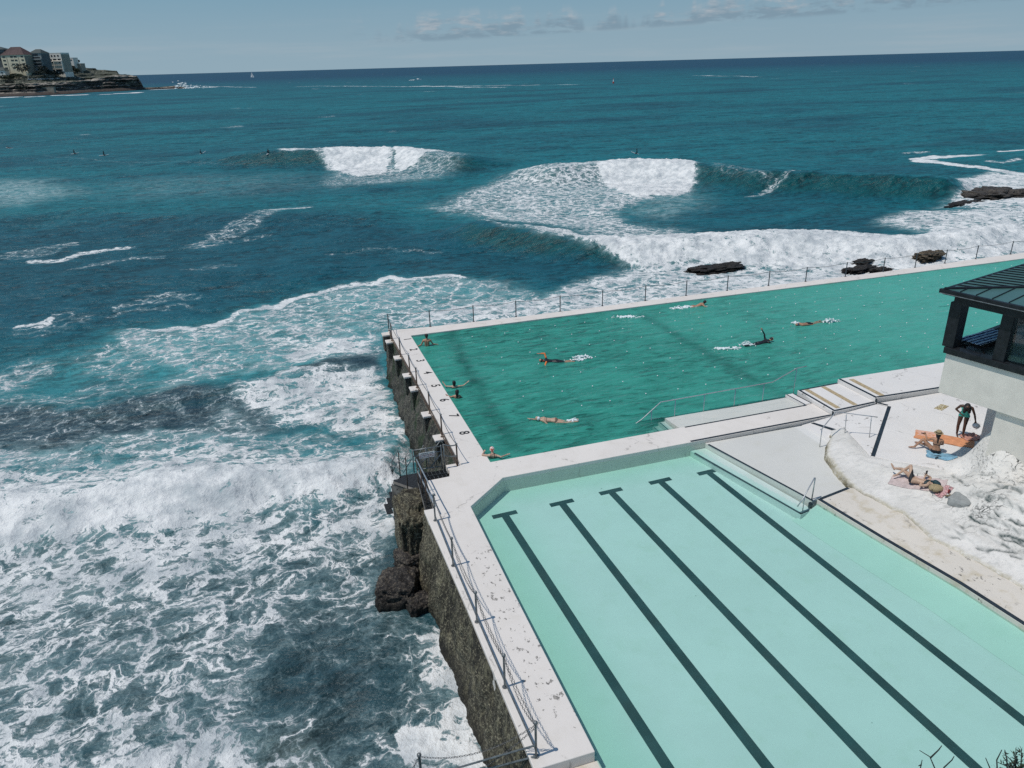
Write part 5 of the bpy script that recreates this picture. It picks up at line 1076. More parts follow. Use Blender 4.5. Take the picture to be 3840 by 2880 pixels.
def prone(hx, d, arms, s=1.0):
    """floating face down along local x; d = -1 heads left, +1 heads right"""
    J = dict(head=(d*.78, 0, .07), neck=(d*.62, 0, .05), chest=(d*.46, 0, .02), pelvis=(0, 0, .0), hipL=(-d*.04, .09*d, .0), hipR=(-d*.04, -.09*d, .0), shL=(d*.52, .17*d, .05), shR=(d*.52, -.17*d, .05),
             knL=(-d*.45, .08*d, -.03), knR=(-d*.45, -.08*d, -.05), anL=(-d*.86, .07*d, .0), anR=(-d*.86, -.07*d, .03)); J.update(arms); return J
r_, b, cp = swim(2085, 1356, F_-.03, prone(0, -1, dict(elR=(-.60, .30, .36), wrR=(-.88, .36, .34), shR=(-.52, .17, .13), elL=(-.58, -.42, .0), wrL=(-.58, -.62, -.06))), S_red, 'swimmer in black with bright orange sleeves, one arm lifted mid stroke', face=(-.3, -.6, -.6))
garment('wetsuit', b, cp, lambda n, t, P: (n == 'torso') | (n == 'thigh'), M_wet); garment('sleeves', b, cp, lambda n, t, P: (n == 'uparm') | ((n == 'forearm') & (np.hypot(P[:, 0]+.86, P[:, 1]-.36) > .05)), M_or, .008)
garment('collar', b, cp, lambda n, t, P: (n == 'neck'), mat('red_collar', (.42, .03, .02)), .012); blob('swim_cap', M_wet, r_, [((-.78, 0, .08), (-.80, 0, .06), .095, .094)])
r_, b, cp = swim(2083, 1580, F_-.10, prone(0, -1, dict(elR=(-.88, .10, .02), wrR=(-1.12, .07, .07), elL=(-.34, -.24, -.04), wrL=(-.10, -.22, -.03), head=(-.78, .03, .10), shL=(-.50, -.15, .08), shR=(-.52, .17, .09), chest=(-.44, 0, .05), pelvis=(0, 0, .04), anL=(-.86*-1, -.07, .03), anR=(.86, .07, .06)), 1), S_fair, 'bare swimmer in a white and navy cap gliding with one arm ahead', face=(-.4, .3, -.8))
m, N, o = new_mat('white_navy_cap'); sp = N.n('ShaderNodeSeparateXYZ', {0: N.obj()}); prin(N, o, Base_Color=N.mix(N.step(sp.outputs[0], -.825, -.81), (.02, .03, .08), (.72, .74, .78)), Roughness=.35); blob('swim_cap', m, r_, [((-.77, .03, .11), (-.79, .03, .09), .096, .094)])
garment('bikini', b, cp, lambda n, t, P: (n == 'torso') & ((np.abs(P[:, 0]+.40) < .018) | ((np.abs(P[:, 0]-.03) < .05))), mat('tan_bikini', (.20, .13, .09)))
r_, b, cp = swim(2846, 1289, 0.04, prone(0, 1, dict(elL=(.46, .20, .44), wrL=(.32, .24, .68), shL=(.52, .17, .14), elR=(.80, -.22, -.08), wrR=(1.02, -.24, -.12), head=(.80, -.02, .16), neck=(.64, 0, .10), chest=(.46, 0, .06))), S_red, 'swimmer in a full black wetsuit reaching one arm straight up', face=(.4, -.8, -.2))
garment('wetsuit', b, cp, lambda n, t, P: (n != 'head') & (n != 'neck') & (n != 'hand'), M_wet); blob('swim_cap', M_wet, r_, [((.80, -.02, .18), (.82, -.02, .16), .096, .094)])
r_, b, cp = swim(3030, 1215, .05, prone(0, -1, dict(elR=(-.85, .2, -.05), wrR=(-1.08, .15, -.02), elL=(-.25, -.22, .05), wrL=(.05, -.22, .02))), S_tan, 'swimmer in a dark blue cap and black trunks kicking up spray', fem=False, face=(-.3, .2, -.9))
garment('trunks', b, cp, lambda n, t, P: ((n == 'torso') & (P[:, 0] > -.12)) | ((n == 'thigh') & (P[:, 0] < .25)), M_blk); blob('swim_cap', mat('blue_cap', (.03, .06, .16)), r_, [((-.78, 0, .08), (-.80, 0, .06), .096, .094)])
r_, b, cp = swim(2606, 1149, .05, prone(0, 1, dict(elL=(.6, .3, -.05), wrL=(.85, .3, -.06), elR=(.55, -.35, .0), wrR=(.80, -.42, -.05), head=(.74, 0, .19), neck=(.62, 0, .10), chest=(.46, 0, .06), pelvis=(0, 0, -.06), anL=(-.86, .07, -.2), anR=(-.86, -.07, -.2))), S_red, 'dark haired swimmer alone by the far wall with back above the water', fem=False, face=(1, 0, 0))
blob('hair', M_hair, r_, [((.73, 0, .23), (.70, 0, .18), .098, .088)])
m, N, o = new_mat('splash_foam'); P = N.pos(); prin(N, o, Base_Color=N.mix(N.step(N.noise(P, 8, 4), .3, .7), (.60, .70, .70), (.82, .84, .84)), Roughness=.7, Normal=N.bump(N.noise(P, 14, 4), .6, .05)); M_splash = m
def splash(px, py, w_, d_, h_, seed, z=-.09, n=110, parts=1):
    p = at(px, py, z); rg = random.Random(seed); cp_ = []; c_ = math.cos(F_); s_ = math.sin(F_)
    for i in range(int(26+30*w_)):
        a_ = rg.gauss(0, .27); b_ = rg.gauss(0, .26); r = rg.uniform(.018, .05); zz_ = abs(rg.gauss(0, .4))*h_*max(0, 1-abs(a_))
        x, y = a_*w_, b_*d_; q = np.array((p[0]+x*c_-y*s_, p[1]+x*s_+y*c_, p[2]+zz_)); e = np.array((rg.gauss(0, .07), rg.gauss(0, .04), rg.gauss(.0, .015)+.05*h_)); cp_.append(('x', q-e, q+e, r, r*.5))
    o = solid('splash_water', cp_, M_splash, None, .016, 1); o['kind'] = 'stuff'; return o
_ic1 = icos(1)
for i, a_ in enumerate(((2180, 1341, .9, .45, .18), (2165, 1350, .5, .2, .1), (2150, 1580, .35, .12, .14), (2720, 1307, 1.3, .35, .05), (2800, 1294, .7, .25, .25), (3112, 1207, 1.1, .35, .30), (2545, 1156, 1.0, .4, .12), (2985, 1213, .4, .2, .1), (2578, 1151, .6, .25, .1), (2350, 1188, 1.5, .4, .02))): splash(*a_, seed=i)
# --- things lying on the terrace and rock
zb = lambda x, y: max(.15, bank_z(x, y))
cloth('beach_towel', at(3540, 1648, .15), F_-.55, 2.1, .85, mat('orange_towel', (.68, .30, .15), .9, .20, 5, bump=.3), 'big orange towel spread under the standing person', rise=.05, seed=3, zf=zb, warp=.06)
cloth('beach_towel', at(3478, 1628, .155), F_-.35, .85, .5, mat('salmon_towel', (.72, .42, .32), .9, .14, 5), 'pale salmon strip of towel sticking out beyond the orange one', rise=.03, seed=6, zf=lambda x, y: zb(x, y)+.004, warp=.05)
cloth('beach_towel', at(3640, 1641, .16), F_+.2, .75, .55, mat('pink_towel', (.55, .28, .22), .9, .3, 6), 'crumpled brownish pink clothes heap at the right end of the orange towel', 'clothes', .16, 9, .10, zf=lambda x, y: zb(x, y)+.01)
cloth('beach_towel', at(3530, 1712, .15), F_-.5, 1.05, .62, mat('blue_towel', (.20, .38, .50), .9, .35, 5), 'faded blue towel behind the person in the straw hat', rise=.05, seed=11, zf=zb, warp=.07)
wl2 = on_bank(3440, 1815)
cloth('beach_towel', (wl2[0], wl2[1], wl2[2]), F_-.66, 1.75, .62, mat('pink_striped_towel', (.56, .46, .44), .9, .2, 5), 'pale pink towel under the reclining person', rise=.02, seed=14, zf=lambda x, y: bank_z(x, y), warp=.05)
cloth('beach_towel', on_bank(3540, 1842), F_+.3, .5, .32, mat('pink_floral', (.58, .34, .34), .9, .5, 20), 'scrap of pink patterned cloth between the straw bag and the bottle', 'cloth', .06, 17, .06, zf=lambda x, y: bank_z(x, y))
def thongs(px, py, rz, m, label, strap):
    p = on_bank(px, py); root = empty('flip_flops', (p[0], p[1], max(p[2], .155)), rz, label, 'flip-flops')
    for k, (dx, r_) in enumerate(((-.07, .25), (.08, -.75))):
        c_, s_ = math.cos(r_), math.sin(r_); pts = [(dx+(.13*math.cos(a_))*c_-(.048*(1+.15*math.cos(a_))*math.sin(a_))*s_, .06*k+(.13*math.cos(a_))*s_+(.048*(1+.15*math.cos(a_))*math.sin(a_))*c_) for a_ in np.linspace(0, 2*math.pi, 18)[:-1]]
        s1 = local(MB().prism(pts, .005, .027).build('sole', m, root)); f1 = (dx+.05*c_, .06*k+.05*s_)
        t_ = local(MB().tube([(dx-.03*s_, .06*k+.03*c_, .03), (f1[0], f1[1], .055), (dx+.03*s_, .06*k-.03*c_, .03)], .006, 5).build('strap', strap, s1)); t_.parent = s1
thongs(3512, 1738, .2, mat('navy_rubber', (.025, .055, .075)), 'pair of dark blue flip-flops at the near edge of the blue towel', M_band)
thongs(3563, 1861, -.5, mat('tan_leather', (.20, .155, .095), .8, .3, 10), 'pair of tan sandals below the red bottle', mat('beige_strap', (.45, .37, .26)))
bo = on_bank(3557, 1850); br = empty('bottle', bo, 0, 'clear bottle of red drink standing on the rock', 'bottle'); local(MB().tube([(0, 0, 0), (0, 0, .15), (0, 0, .17)], [.036, .036, .034], 12).build('drink', mat('red_drink', (.30, .025, .03), .15, .1, 5), br, smooth=True)); local(MB().tube([(0, 0, .17), (0, 0, .20), (0, 0, .235)], [.034, .026, .014], 12).build('neck', mat('pale_plastic', (.55, .45, .43), .2, .1, 5), br, smooth=True)); local(MB().tube([(0, 0, .235), (0, 0, .262)], .016, 10).build('cap', M_band, br))
dc_ = [at(*q, .158)[:2] for q in ((3502, 1531), (3529, 1515), (3559, 1523), (3532, 1540))]
m, N, o = new_mat('rusty_cover'); P = N.pos(); vv = N.vor(P, 9, dim='2D'); prin(N, o, Base_Color=N.mix(N.step(vv, .04, .16), (.10, .06, .02), N.mix(N.step(N.noise(P, 8, 3), .4, .6), (.50, .38, .16), (.66, .60, .45))), Roughness=.8)
tag(MB().prism([tuple(x) for x in dc_], .152, .160).build('drain_cover', m), 'small square drain cover with brown scrollwork set in the white terrace', 'drain cover')
gs = [at(*q, .40) for q in ((3569, 1880), (3625, 1860), (3640, 1884), (3603, 1916))]
gst = boulder('concrete_patch', (gs[0]+gs[1]+gs[2]+gs[3])/4+np.array((0, 0, .02)), (.42, .40, .22), 61, mat('bare_concrete', (.30, .31, .30), .9, .15, 6), 'smooth grey lump of bare concrete at the foot of the layered rock', .3, sub=4, amp=.12)
# --- lane ropes with floats
M_float = mat('white_float', (.78, .80, .80), .35, .05, 10); M_rope = mat('rope', (.03, .13, .12), .8, .2, 10); fl0 = None
v8, f8 = icos(2); flm = bpy.data.meshes.new('float'); flm.from_pydata((v8*.032).tolist(), [], f8); flm.materials.append(M_float); flm.polygons.foreach_set('use_smooth', [True]*len(flm.polygons))
words = ['first', 'second', 'third', 'fourth', 'fifth', 'sixth', 'seventh']
for i in range(7):
    y = 15.234-1.85*i-.925; root = empty('lane_rope', (3.4, y, -.09), 0, '%s rope of small white floats counting from the sea wall' % words[i], 'lane rope', 'lane ropes in the lap pool')
    x = 3.5+.5*((i*37) % 5)/5; xs = []
    while x < 50: xs.append(x); x += 1.72
    local(MB().tube([(q-3.4, .05*math.sin(q*.8+i), -.035+.01*math.sin(q*2)) for q in np.linspace(3.4, 52, 90)], .012, 4).build('rope', M_rope, root))
    for q in xs:
        o = bpy.data.objects.new('float', flm); C.objects.link(o); o.parent = root; o.location = (q-3.4+.15*math.sin(q*5), .05*math.sin(q*.8+i), .03+.025*math.sin(q*2.3+i))
# --- surfers waiting beyond the break
M_board = mat('white_board', (.75, .76, .76), .3, .05, 4)
def surfer(px, py, rz, label, blabel, tilt=.1, bm_=M_board, lying=False):
    p = on_sea(px, py); z = p[2]
    bd = empty('surfboard', (p[0], p[1], z+.05), rz, blabel, 'surfboard', 'surfboards out in the waves'); n = 16; vs = []; fs = []
    for i in range(n+1):
        t = i/n; w_ = .27*math.sin(math.pi*t**.8)**.6+.01; x = -1.2+2.4*t; zz_ = .30*max(0, t-.6)**1.5*2+tilt*(x)
        vs += [(x, -w_, zz_), (x, 0, zz_+.035), (x, w_, zz_), (x, 0, zz_-.03)]
    for i in range(n):
        for k in range(4): a_, b_ = i*4+k, i*4+(k+1) % 4; fs.append((a_, b_, b_+4, a_+4))
    local(MB().add(vs, fs).build('board', bm_, bd, smooth=True))
    if lying: J = dict(head=(.78, 0, .33), neck=(.62, 0, .26), chest=(.45, 0, .18), pelvis=(0, 0, .13), shL=(.5, .18, .22), shR=(.5, -.18, .22), elL=(.62, .36, .02), wrL=(.8, .42, -.1), elR=(.62, -.36, .02), wrR=(.8, -.42, -.1), hipL=(-.04, .09, .13), hipR=(-.04, -.09, .13), knL=(-.45, .1, .11), knR=(-.45, -.1, .11), anL=(-.85, .1, .13), anR=(-.85, -.1, .13))
    else: J = dict(head=(.05, 0, .86), neck=(0, 0, .68), chest=(-.02, 0, .52), pelvis=(-.05, 0, .14), shL=(0, .20, .62), shR=(0, -.20, .62), elL=(.08, .27, .36), wrL=(.22, .16, .18), elR=(.08, -.27, .36), wrR=(.22, -.16, .18), hipL=(-.02, .1, .12), hipR=(-.02, -.1, .12), knL=(.32, .30, .06), knR=(.32, -.30, .06), anL=(.25, .36, -.35), anR=(.25, -.36, -.35))
    r_, b, cp = person((p[0], p[1], z+.05), rz, J, M_wet, label, fem=False, voxel=.022, face=(1, 0, 0), fingers=False, group='surfers beyond the break')
    garment('face_skin', b, cp, lambda n_, t, P: (n_ == 'hand'), S_red, .004); blob('hair', M_hair, r_, [((J['head'][0]-.02, 0, J['head'][2]+.03), (J['head'][0]-.03, 0, J['head'][2]-.02), .105, .095)], .02)
surfer(36, 556, F_+2.9, 'surfer lying flat and paddling at the far left edge', 'white board under the paddling surfer', 0, lying=True)
surfer(279, 577, F_+.1, 'black clad surfer sitting upright on a board, second from the left edge', 'pale board of the second surfer from the left edge', .10)
surfer(390, 583, F_-.05, 'hunched black surfer sitting between the others, third from the left edge', 'pale board of the third surfer from the left edge', .04)
surfer(753, 577, F_+.5, 'surfer on a board pointing up the shoulder of the left wave', 'white board with its nose raised on the left wave', .28)
surfer(1007, 577, F_+1.5, 'surfer low in the water on the face of the left wave', 'board hidden under the surfer on the wave face', .05)
surfer(2388, 577, F_+2.9, 'lone surfer sitting outside the right hand breaker', 'white board pointing left below the lone surfer', .22)
# ------------------------------------------------------------------ headland with houses, boats, marker, shrubs
def ip(x, pts): a = np.array(pts, float); return np.interp(x, a[:, 0], a[:, 1])
pxs = np.r_[np.linspace(-520, 545, 300), np.linspace(549, 700, 40)]
S0 = ip(pxs, [(-520, 378), (0, 364), (130, 360), (250, 353), (380, 345), (520, 338), (600, 334), (700, 331)])
Dsh = np.array([np.hypot(*(at(x, y, SEA)[:2]-CP[:2])) for x, y in zip(pxs, S0)])
L1 = S0-6; L2 = S0-13
L3 = ip(pxs, [(-520, 322), (0, 317), (61, 315), (203, 311), (285, 306), (366, 295), (427, 284), (468, 281), (513, 288), (529, 311), (537, 328), (545, 331), (600, 329), (650, 325), (672, 327), (700, 331)])
L4 = ip(pxs, [(-520, 285), (0, 279), (122, 273), (244, 271), (300, 264), (325, 259), (366, 264), (439, 268), (446, 279), (513, 287), (529, 310.5), (537, 327.5), (545, 330.5), (600, 328.6), (650, 324.6), (672, 326.7), (700, 331)])
L5 = ip(pxs, [(-520, 262), (0, 258), (250, 254), (300, 248), (325, 255), (366, 261), (439, 265.5), (446, 278.5), (513, 286.5), (529, 310), (537, 327), (545, 330), (600, 328.3), (650, 324.3), (672, 326.5), (700, 331)])
L2 = np.maximum(L2, L3+1); L1 = np.maximum(L1, L2+.5)
rows = []; zones = []
levels = [(S0+3, -6, 0), (S0, 0, 0), (L1, 14, 0), (L2, 26, 1), (L3, 38, 2), (L3-3, 50, 3), (L4, 88, 3), (L5, 150, 3), (L5+25, 260, 3)]
for k in range(len(levels)-1):
    (a, da, za), (b, db, zb_) = levels[k], levels[k+1]; n = (2, 7, 6, 16, 5, 12, 6, 3)[k]
    for i in range(n): t = i/n; rows.append((a+(b-a)*t, da+(db-da)*t)); zones.append(za+(zb_-za)*t)
HP = np.zeros((len(rows), len(pxs), 3)); HC = np.zeros_like(HP)
for r_, (py, dd_) in enumerate(rows):
    for c_, x in enumerate(pxs):
        sc_ = min(1, max(.12, (560-x)/200)); D = Dsh[c_]+dd_*sc_; HP[r_, c_] = atdist(x, py[c_], D)
ph_ = HP; zr_ = np.array(zones)[:, None]+np.zeros(len(pxs))
nz_ = fbm(ph_[..., 0]*.06, ph_[..., 1]*.06, ph_[..., 2]*.35, 5); st_ = np.sin(ph_[..., 2]*1.9+3*fbm(ph_[..., 0]*.02, ph_[..., 1]*.02, 1.0, 3))
fade = np.clip((ph_[..., 2]+2)/6, 0, 1); dirv = (ph_[..., :2]-CP[:2])/np.linalg.norm(ph_[..., :2]-CP[:2], axis=-1, keepdims=True)
HP[..., :2] += dirv*((nz_*9+st_*2.2)*fade)[..., None]; HP[..., 2] += .9*fade*fbm(ph_[..., 0]*.15, ph_[..., 1]*.15, 4.0, 4)
n2_ = fbm(ph_[..., 0]*.10, ph_[..., 1]*.10, ph_[..., 2]*1.3, 5); n3_ = fbm(ph_[..., 0]*.35, ph_[..., 1]*.35, ph_[..., 2]*.6, 4)
brown = np.array((.085, .068, .060)); cliff = np.array((.11, .098, .088)); ledge = np.array((.54, .48, .40)); grass = np.array((.105, .112, .085)); dk = np.array((.052, .058, .052))  # cliff and ledge lightened so the colour carries distance haze
def blend(a, b, m): return a+(b-a)*m[..., None]
HC[:] = brown; HC = blend(HC, cliff, sstep(.35, 1.0, zr_)); HC = blend(HC, ledge, sstep(.12, .30, n2_)*sstep(.5, 1, zr_)*(1-sstep(2.0, 2.6, zr_))*.75); HC = blend(HC, ledge, sstep(1.7, 2.0, zr_)*(1-sstep(2.1, 2.7, zr_))*sstep(-.25, .1, n3_)); HC = blend(HC, grass, sstep(2.3, 2.9, zr_)); HC = blend(HC, dk, sstep(.02, .3, n2_)*sstep(2.5, 3, zr_)*.8); HC = blend(HC, ledge*.8, sstep(.22, .4, n3_)*sstep(2.5, 3, zr_)*.7); HC = blend(HC, dk, sstep(.1, .3, -n3_)*.6*np.ones_like(zr_)); HC = blend(HC, np.array((.03, .024, .022)), (1-sstep(-3, -1.6, HP[..., 2]))*.8)
m, N, o = new_mat('headland_ground'); cc = N.attr('hcol').outputs['Vector']; nn = N.noise(N.mapv(N.pos(), (.5, .5, 2.4)), 1.0, 5, .65)
prin(N, o, Base_Color=N.mix(N.step(nn, .35, .65), N.n('ShaderNodeVectorMath', {0: cc, 3: .6}, operation='SCALE').outputs[0], N.n('ShaderNodeVectorMath', {0: cc, 3: 1.25}, operation='SCALE').outputs[0]), Roughness=.9, Specular_IOR_Level=.1, Normal=N.bump(nn, .8, 1.2))
struct(grid_mesh('headland', HP, m, attrs={'hcol': HC}))
def Dsh_at(px): return float(np.interp(px, pxs, Dsh))
M_cream = mat('cream_wall', (.80, .70, .50), .85, .12, .3); M_cshade = mat('cream_shade', (.36, .31, .24), .85, .15, .3); M_tile = mat('red_tiles', (.085, .052, .050), .8, .3, .6); M_win = mat('dark_window', (.025, .03, .035), .25, .3, .5); M_gg = mat('grey_green_wall', (.30, .32, .31), .85, .15, .3); M_gr = mat('dark_green_roof', (.05, .065, .06), .7, .2, .4); M_ww = mat('white_wall', (.84, .78, .68), .85, .08, .3); M_lw = mat('grey_wall', (.14, .15, .15), .85, .2, .3); M_sand = mat('sandy_wall', (.38, .34, .27), .85, .2, .4); M_glz = mat('balcony_glass', (.20, .27, .27), .2, .2, .4)
def house(px0, px1, pt, pb, extra, depth, m, label, roof=None, win=(), rz=-.28, roof_py=None, bands=(), side=None, eave=.6, low=6):
    D = Dsh_at((px0+px1)/2)+extra; b = atdist((px0+px1)/2, pb, D); tpt = atdist((px0+px1)/2, pt, D); W_ = (px1-px0)*D/CF*.985; H_ = tpt[2]-b[2]
    az_ = math.atan2(b[0]-CP[0], b[1]-CP[1]); root = empty('apartment_house' if H_ > 8 else 'house', (b[0], b[1], b[2]), -az_-abs(rz)-.40, label, 'house', 'houses on the headland')
    local(MB().box((0, depth/2, (H_-low)/2), (W_, depth, H_+low)).build('wall', m, root))
    if side: local(MB().box((W_/2+.06, depth/2, H_/2-1), (.1, depth-.4, H_-.2)).build('side_wall', side, root))  # darker skin over the right wall: its shade painted as colour
    if roof is not None:
        rh = (pt-roof_py)*D/CF; e = eave; v = [(-W_/2-e, -e, H_), (W_/2+e, -e, H_), (W_/2+e, depth+e, H_), (-W_/2-e, depth+e, H_), (-W_*.18, depth*.45, H_+rh), (W_*.18, depth*.55, H_+rh)]
        local(MB().add(v, [(0, 1, 5, 4), (1, 2, 5), (2, 3, 4, 5), (3, 0, 4), (3, 2, 1, 0)]).build('roof', roof, root))
    else: local(MB().box((0, depth/2, H_+.25), (W_+.2, depth+.2, .5)).build('parapet', m, root))
    for (u, vv, w_, h_) in win:
        local(MB().box(((u-.5)*W_, -.06, H_*vv), (w_*W_, .2, h_*H_)).build('window', M_win, root))
    for (vv, h_, u0, u1, out, mm) in bands:
        local(MB().box(((u0+u1-1)/2*W_, -out/2, H_*vv), ((u1-u0)*W_, out, h_*H_)).build('balcony', mm, root))
    return root
house(-40, 24, 186, 262, 92, 16, M_lw, 'dark grey house cropped by the left edge, behind the cream block', M_gr, [(.85, .8, .2, .12), (.85, .5, .25, .14), (.6, .8, .2, .1)], .1, 178)
g4 = [(u, v_, w_, .075) for v_ in (.90, .70, .48, .27) for u, w_ in ((.12, .11), (.46, .12), (.62, .11), (.90, .10))]
house(23, 101, 206, 272, 84, 16, M_cream, 'cream four storey block with a dark red hipped roof', M_tile, g4, .30, 184, [(.45, .92, .235, .25, .12, M_cshade), (.45, .92, .73, .745, .12, M_cshade)], M_cshade)
house(119, 136, 208, 262, 96, 10, M_ww, 'slim white house wedged between the cream block and the grey tower', M_gr, [(.5, .8, .5, .06), (.5, .55, .5, .06)], .2, 203)
house(128, 166, 199, 268, 84, 14, M_gg, 'grey green tower with stacked balconies and a pointed dark roof', M_gr, [(.5, .90, .45, .07)]+[(.5, v_, .72, .09) for v_ in (.74, .56, .38)], .24, 188, [(v_, .07, .02, .98, 1.6, M_lw if k else M_gg) for k, v_ in enumerate((.67, .49, .31))], M_lw)
w6 = [(u, .86, .075, .085) for u in (.06, .18, .33, .50, .66, .84)]+[(.43, .64, .06, .10), (.62, .66, .18, .07), (.86, .66, .16, .07)]+[(u, .45, .10, .12) for u in (.1, .3, .48, .85)]+[(u, .24, .12, .12) for u in (.1, .34)]+[(.18, .05, .24, .12), (.46, .05, .1, .12), (.72, .05, .28, .12)]
house(176, 239, 200, 268, 84, 14, M_ww, 'white stepped apartment block with many windows, rightmost large one', None, w6, .26, None, [(v_, .035, .0, 1.0, 1.2, M_ww) for v_ in (.56, .35, .14)]+[(v_, .07, .36, .92, 1.1, M_glz) for v_ in (.42, .21)]+[(.3, .6, u-.012, u+.012, 1.2, M_ww) for u in (.02, .24, .56, .97)], M_sand)
house(248, 275, 218, 236, 100, 9, M_ww, 'small pale house on the crest right of the white block', None, [(.25, .6, .2, .2), (.7, .6, .25, .2)], .2)
house(254, 303, 240, 258, 98, 8, M_sand, 'low sandstone terraces stepping down below the small pale house', None, [(.3, .6, .3, .2)], .2)
house(-14, 17, 264, 279, 74, 8, M_ww, 'low white house at the left edge below the cream block', M_gr, [(.4, .4, .15, .3), (.7, .4, .15, .3)], .2, 256)
house(-8, 31, 325, 346, 34, 9, M_sand, 'flat roofed hut near the water at the left edge', None, [(.3, .45, .3, .35)], .25)
house(158, 198, 328, 340, 27, 4, M_sand, 'pale retaining wall built into the foot of the cliff', None, (), .1)
# cars along the road
def car(px, py, m, label):
    D = Dsh_at(px)+62; p = atdist(px, py, D); az_ = math.atan2(p[0]-CP[0], p[1]-CP[1]); root = empty('parked_car', (p[0], p[1], p[2]-.6), -az_+.1, label, 'car', 'cars parked along the headland road')
    pr = [(-2.15, .35), (2.15, .35), (2.2, .85), (1.3, .98), (.75, 1.5), (-1.1, 1.52), (-1.75, 1.0), (-2.2, .9)]
    local(MB().add([(x, -.85, z) for x, z in pr]+[(x, .85, z) for x, z in pr], [tuple(range(8)), tuple(range(15, 7, -1))]+[(i, i+8, (i+1) % 8+8, (i+1) % 8) for i in range(8)]).build('body', m, root))
    local(MB().add([(-1.5, -.87, 1.02), (1.1, -.87, 1.02), (.68, -.87, 1.42), (-1.05, -.87, 1.44)], [(0, 1, 2, 3)]).build('side_window', M_win, root))
    for x in (-1.35, 1.35): local(MB().tube([(x, -.9, .34), (x, -.66, .34)], .34, 12).build('wheel', M_blk, root))
    return root
cols = [((.55, .57, .58), 'silver'), ((.35, .36, .37), 'grey'), ((.72, .73, .73), 'white'), ((.66, .67, .68), 'pale'), ((.30, .31, .33), 'dim grey'), ((.70, .71, .71), 'bright white'), ((.64, .64, .62), 'off white'), ((.06, .06, .07), 'black'), ((.45, .40, .34), 'beige')]
for (c_, nm), x, y in zip(cols, (112, 128, 145, 159, 176, 194, 216, 232, 245), (298, 297, 297, 297, 296, 296, 294, 293, 293)): car(x, y, mat('car_'+nm.replace(' ', '_'), c_, .35, .1, .5), '%s car parked on the slope below the houses' % nm)
# trees and bushes
M_leafd = mat('dark_foliage', (.036, .046, .036), .8, .5, .25); M_leafm = mat('olive_foliage', (.045, .055, .030), .8, .5, .25); M_bark = mat('bark', (.05, .04, .03), .9, .3, 1)
def tree(px, py, wpx, hpx, extra, label, seed, m=M_leafd):
    D = Dsh_at(px)+extra; b = atdist(px, py+hpx*.5, D); k = D/CF; w_, h_ = wpx*k/2, hpx*k/2; rg = np.random.default_rng(seed)
    root = empty('tree', b, 0, label, 'tree', 'trees and bushes on the headland'); n = 420
    u = rg.normal(size=(n, 3)); u /= np.linalg.norm(u, axis=1)[:, None]; u *= rg.uniform(.35, 1.05, (n, 1))**.6*(1+.35*fbm(u[:, 0]*2, u[:, 1]*2, u[:, 2]*2+seed, 2))[:, None]
    c_ = u*np.array((w_, w_*.7, h_))+np.array((0, 0, h_)); vs = []; fs = []
    for q in c_:
        s_ = rg.uniform(.25, .6)*min(1.6, .28*w_+.35); a_ = nrm(rg.normal(size=3)); b_ = nrm(np.cross(a_, rg.normal(size=3))); i0 = len(vs)
        vs += [tuple(q-a_*s_), tuple(q+b_*s_*.6), tuple(q+a_*s_), tuple(q-b_*s_*.6)]; fs.append((i0, i0+1, i0+2, i0+3))
    local(MB().add(vs, fs).build('crown', m, root)); local(MB().tube([(0, 0, -1.5), (0, 0, h_)], [.28, .12], 6).build('trunk', M_bark, root)); return root
for i, (x, y, w_, h_, e_, lb, mm) in enumerate(((85, 258, 48, 24, 74, 'broad dark tree in front of the cream block', 0), (164, 262, 30, 20, 74, 'dark bush below the grey green tower', 0), (150, 273, 26, 10, 68, 'low dark hedge under the tower', 0), (190, 274, 24, 12, 66, 'shrub below the left end of the white block', 0), (219, 275, 34, 11, 66, 'dark hedge below the white block', 0), (258, 268, 18, 14, 74, 'bush at the right foot of the white block', 0), (268, 256, 26, 12, 94, 'dark clump under the sandstone terraces', 0), (290, 266, 16, 11, 78, 'rounded bush left of the rock point', 1), (38, 312, 26, 16, 50, 'dark tree above the flat roofed hut', 0), (20, 290, 40, 10, 62, 'olive scrub on the slope at the left', 1), (62, 284, 40, 9, 64, 'olive scrub under the broad tree', 1), (85, 330, 40, 22, 31, 'dark thicket at the cliff foot', 0), (283, 226, 16, 8, 100, 'dark shrub on the crest beside the small house', 0), (294, 230, 10, 8, 100, 'last shrub on the crest', 0), (340, 262, 36, 7, 96, 'low scrub along the ridge of the point', 0), (390, 274, 46, 7, 80, 'long low scrub halfway out on the point', 0), (306, 265, 10, 9, 86, 'small round bush by the white wall', 0), (330, 297, 24, 6, 48, 'thin scrub on the cliff top', 1))): tree(x, y, w_, h_, e_, lb, i+3, M_leafm if mm else M_leafd)
D = Dsh_at(106)+66; p = atdist(106, 290, D); lp = empty('lamp_post', p, 0, 'white lamp post standing on the slope below the broad tree', 'lamp post'); local(MB().tube([(0, 0, -1), (0, 0, 5.2)], .16, 6).build('pole', M_ww, lp)); local(MB().ball((0, 0, 5.4), .5).build('lamp', M_ww, lp))
# spray where the swell hits the point
mb = MB(); rg = random.Random(5); v1, f1 = icos(1)
for i in range(170):
    t = abs(rg.gauss(0, .42)); x = 662+t*120+rg.gauss(0, 5); h_ = max(0, rg.gauss(0, 1))*7.5*math.exp(-t*1.6); q = at(x, 331-.03*(x-660)+rg.gauss(0, 1.2), SEA); r = rg.uniform(.3, 1.5)*(1.1-.5*t); mb.add(v1*np.array((r*1.5, r, r*.8))+np.array((q[0], q[1], SEA+h_*.55)), f1)
o = mb.build('surf_spray', M_splash, None, smooth=True); o['kind'] = 'stuff'
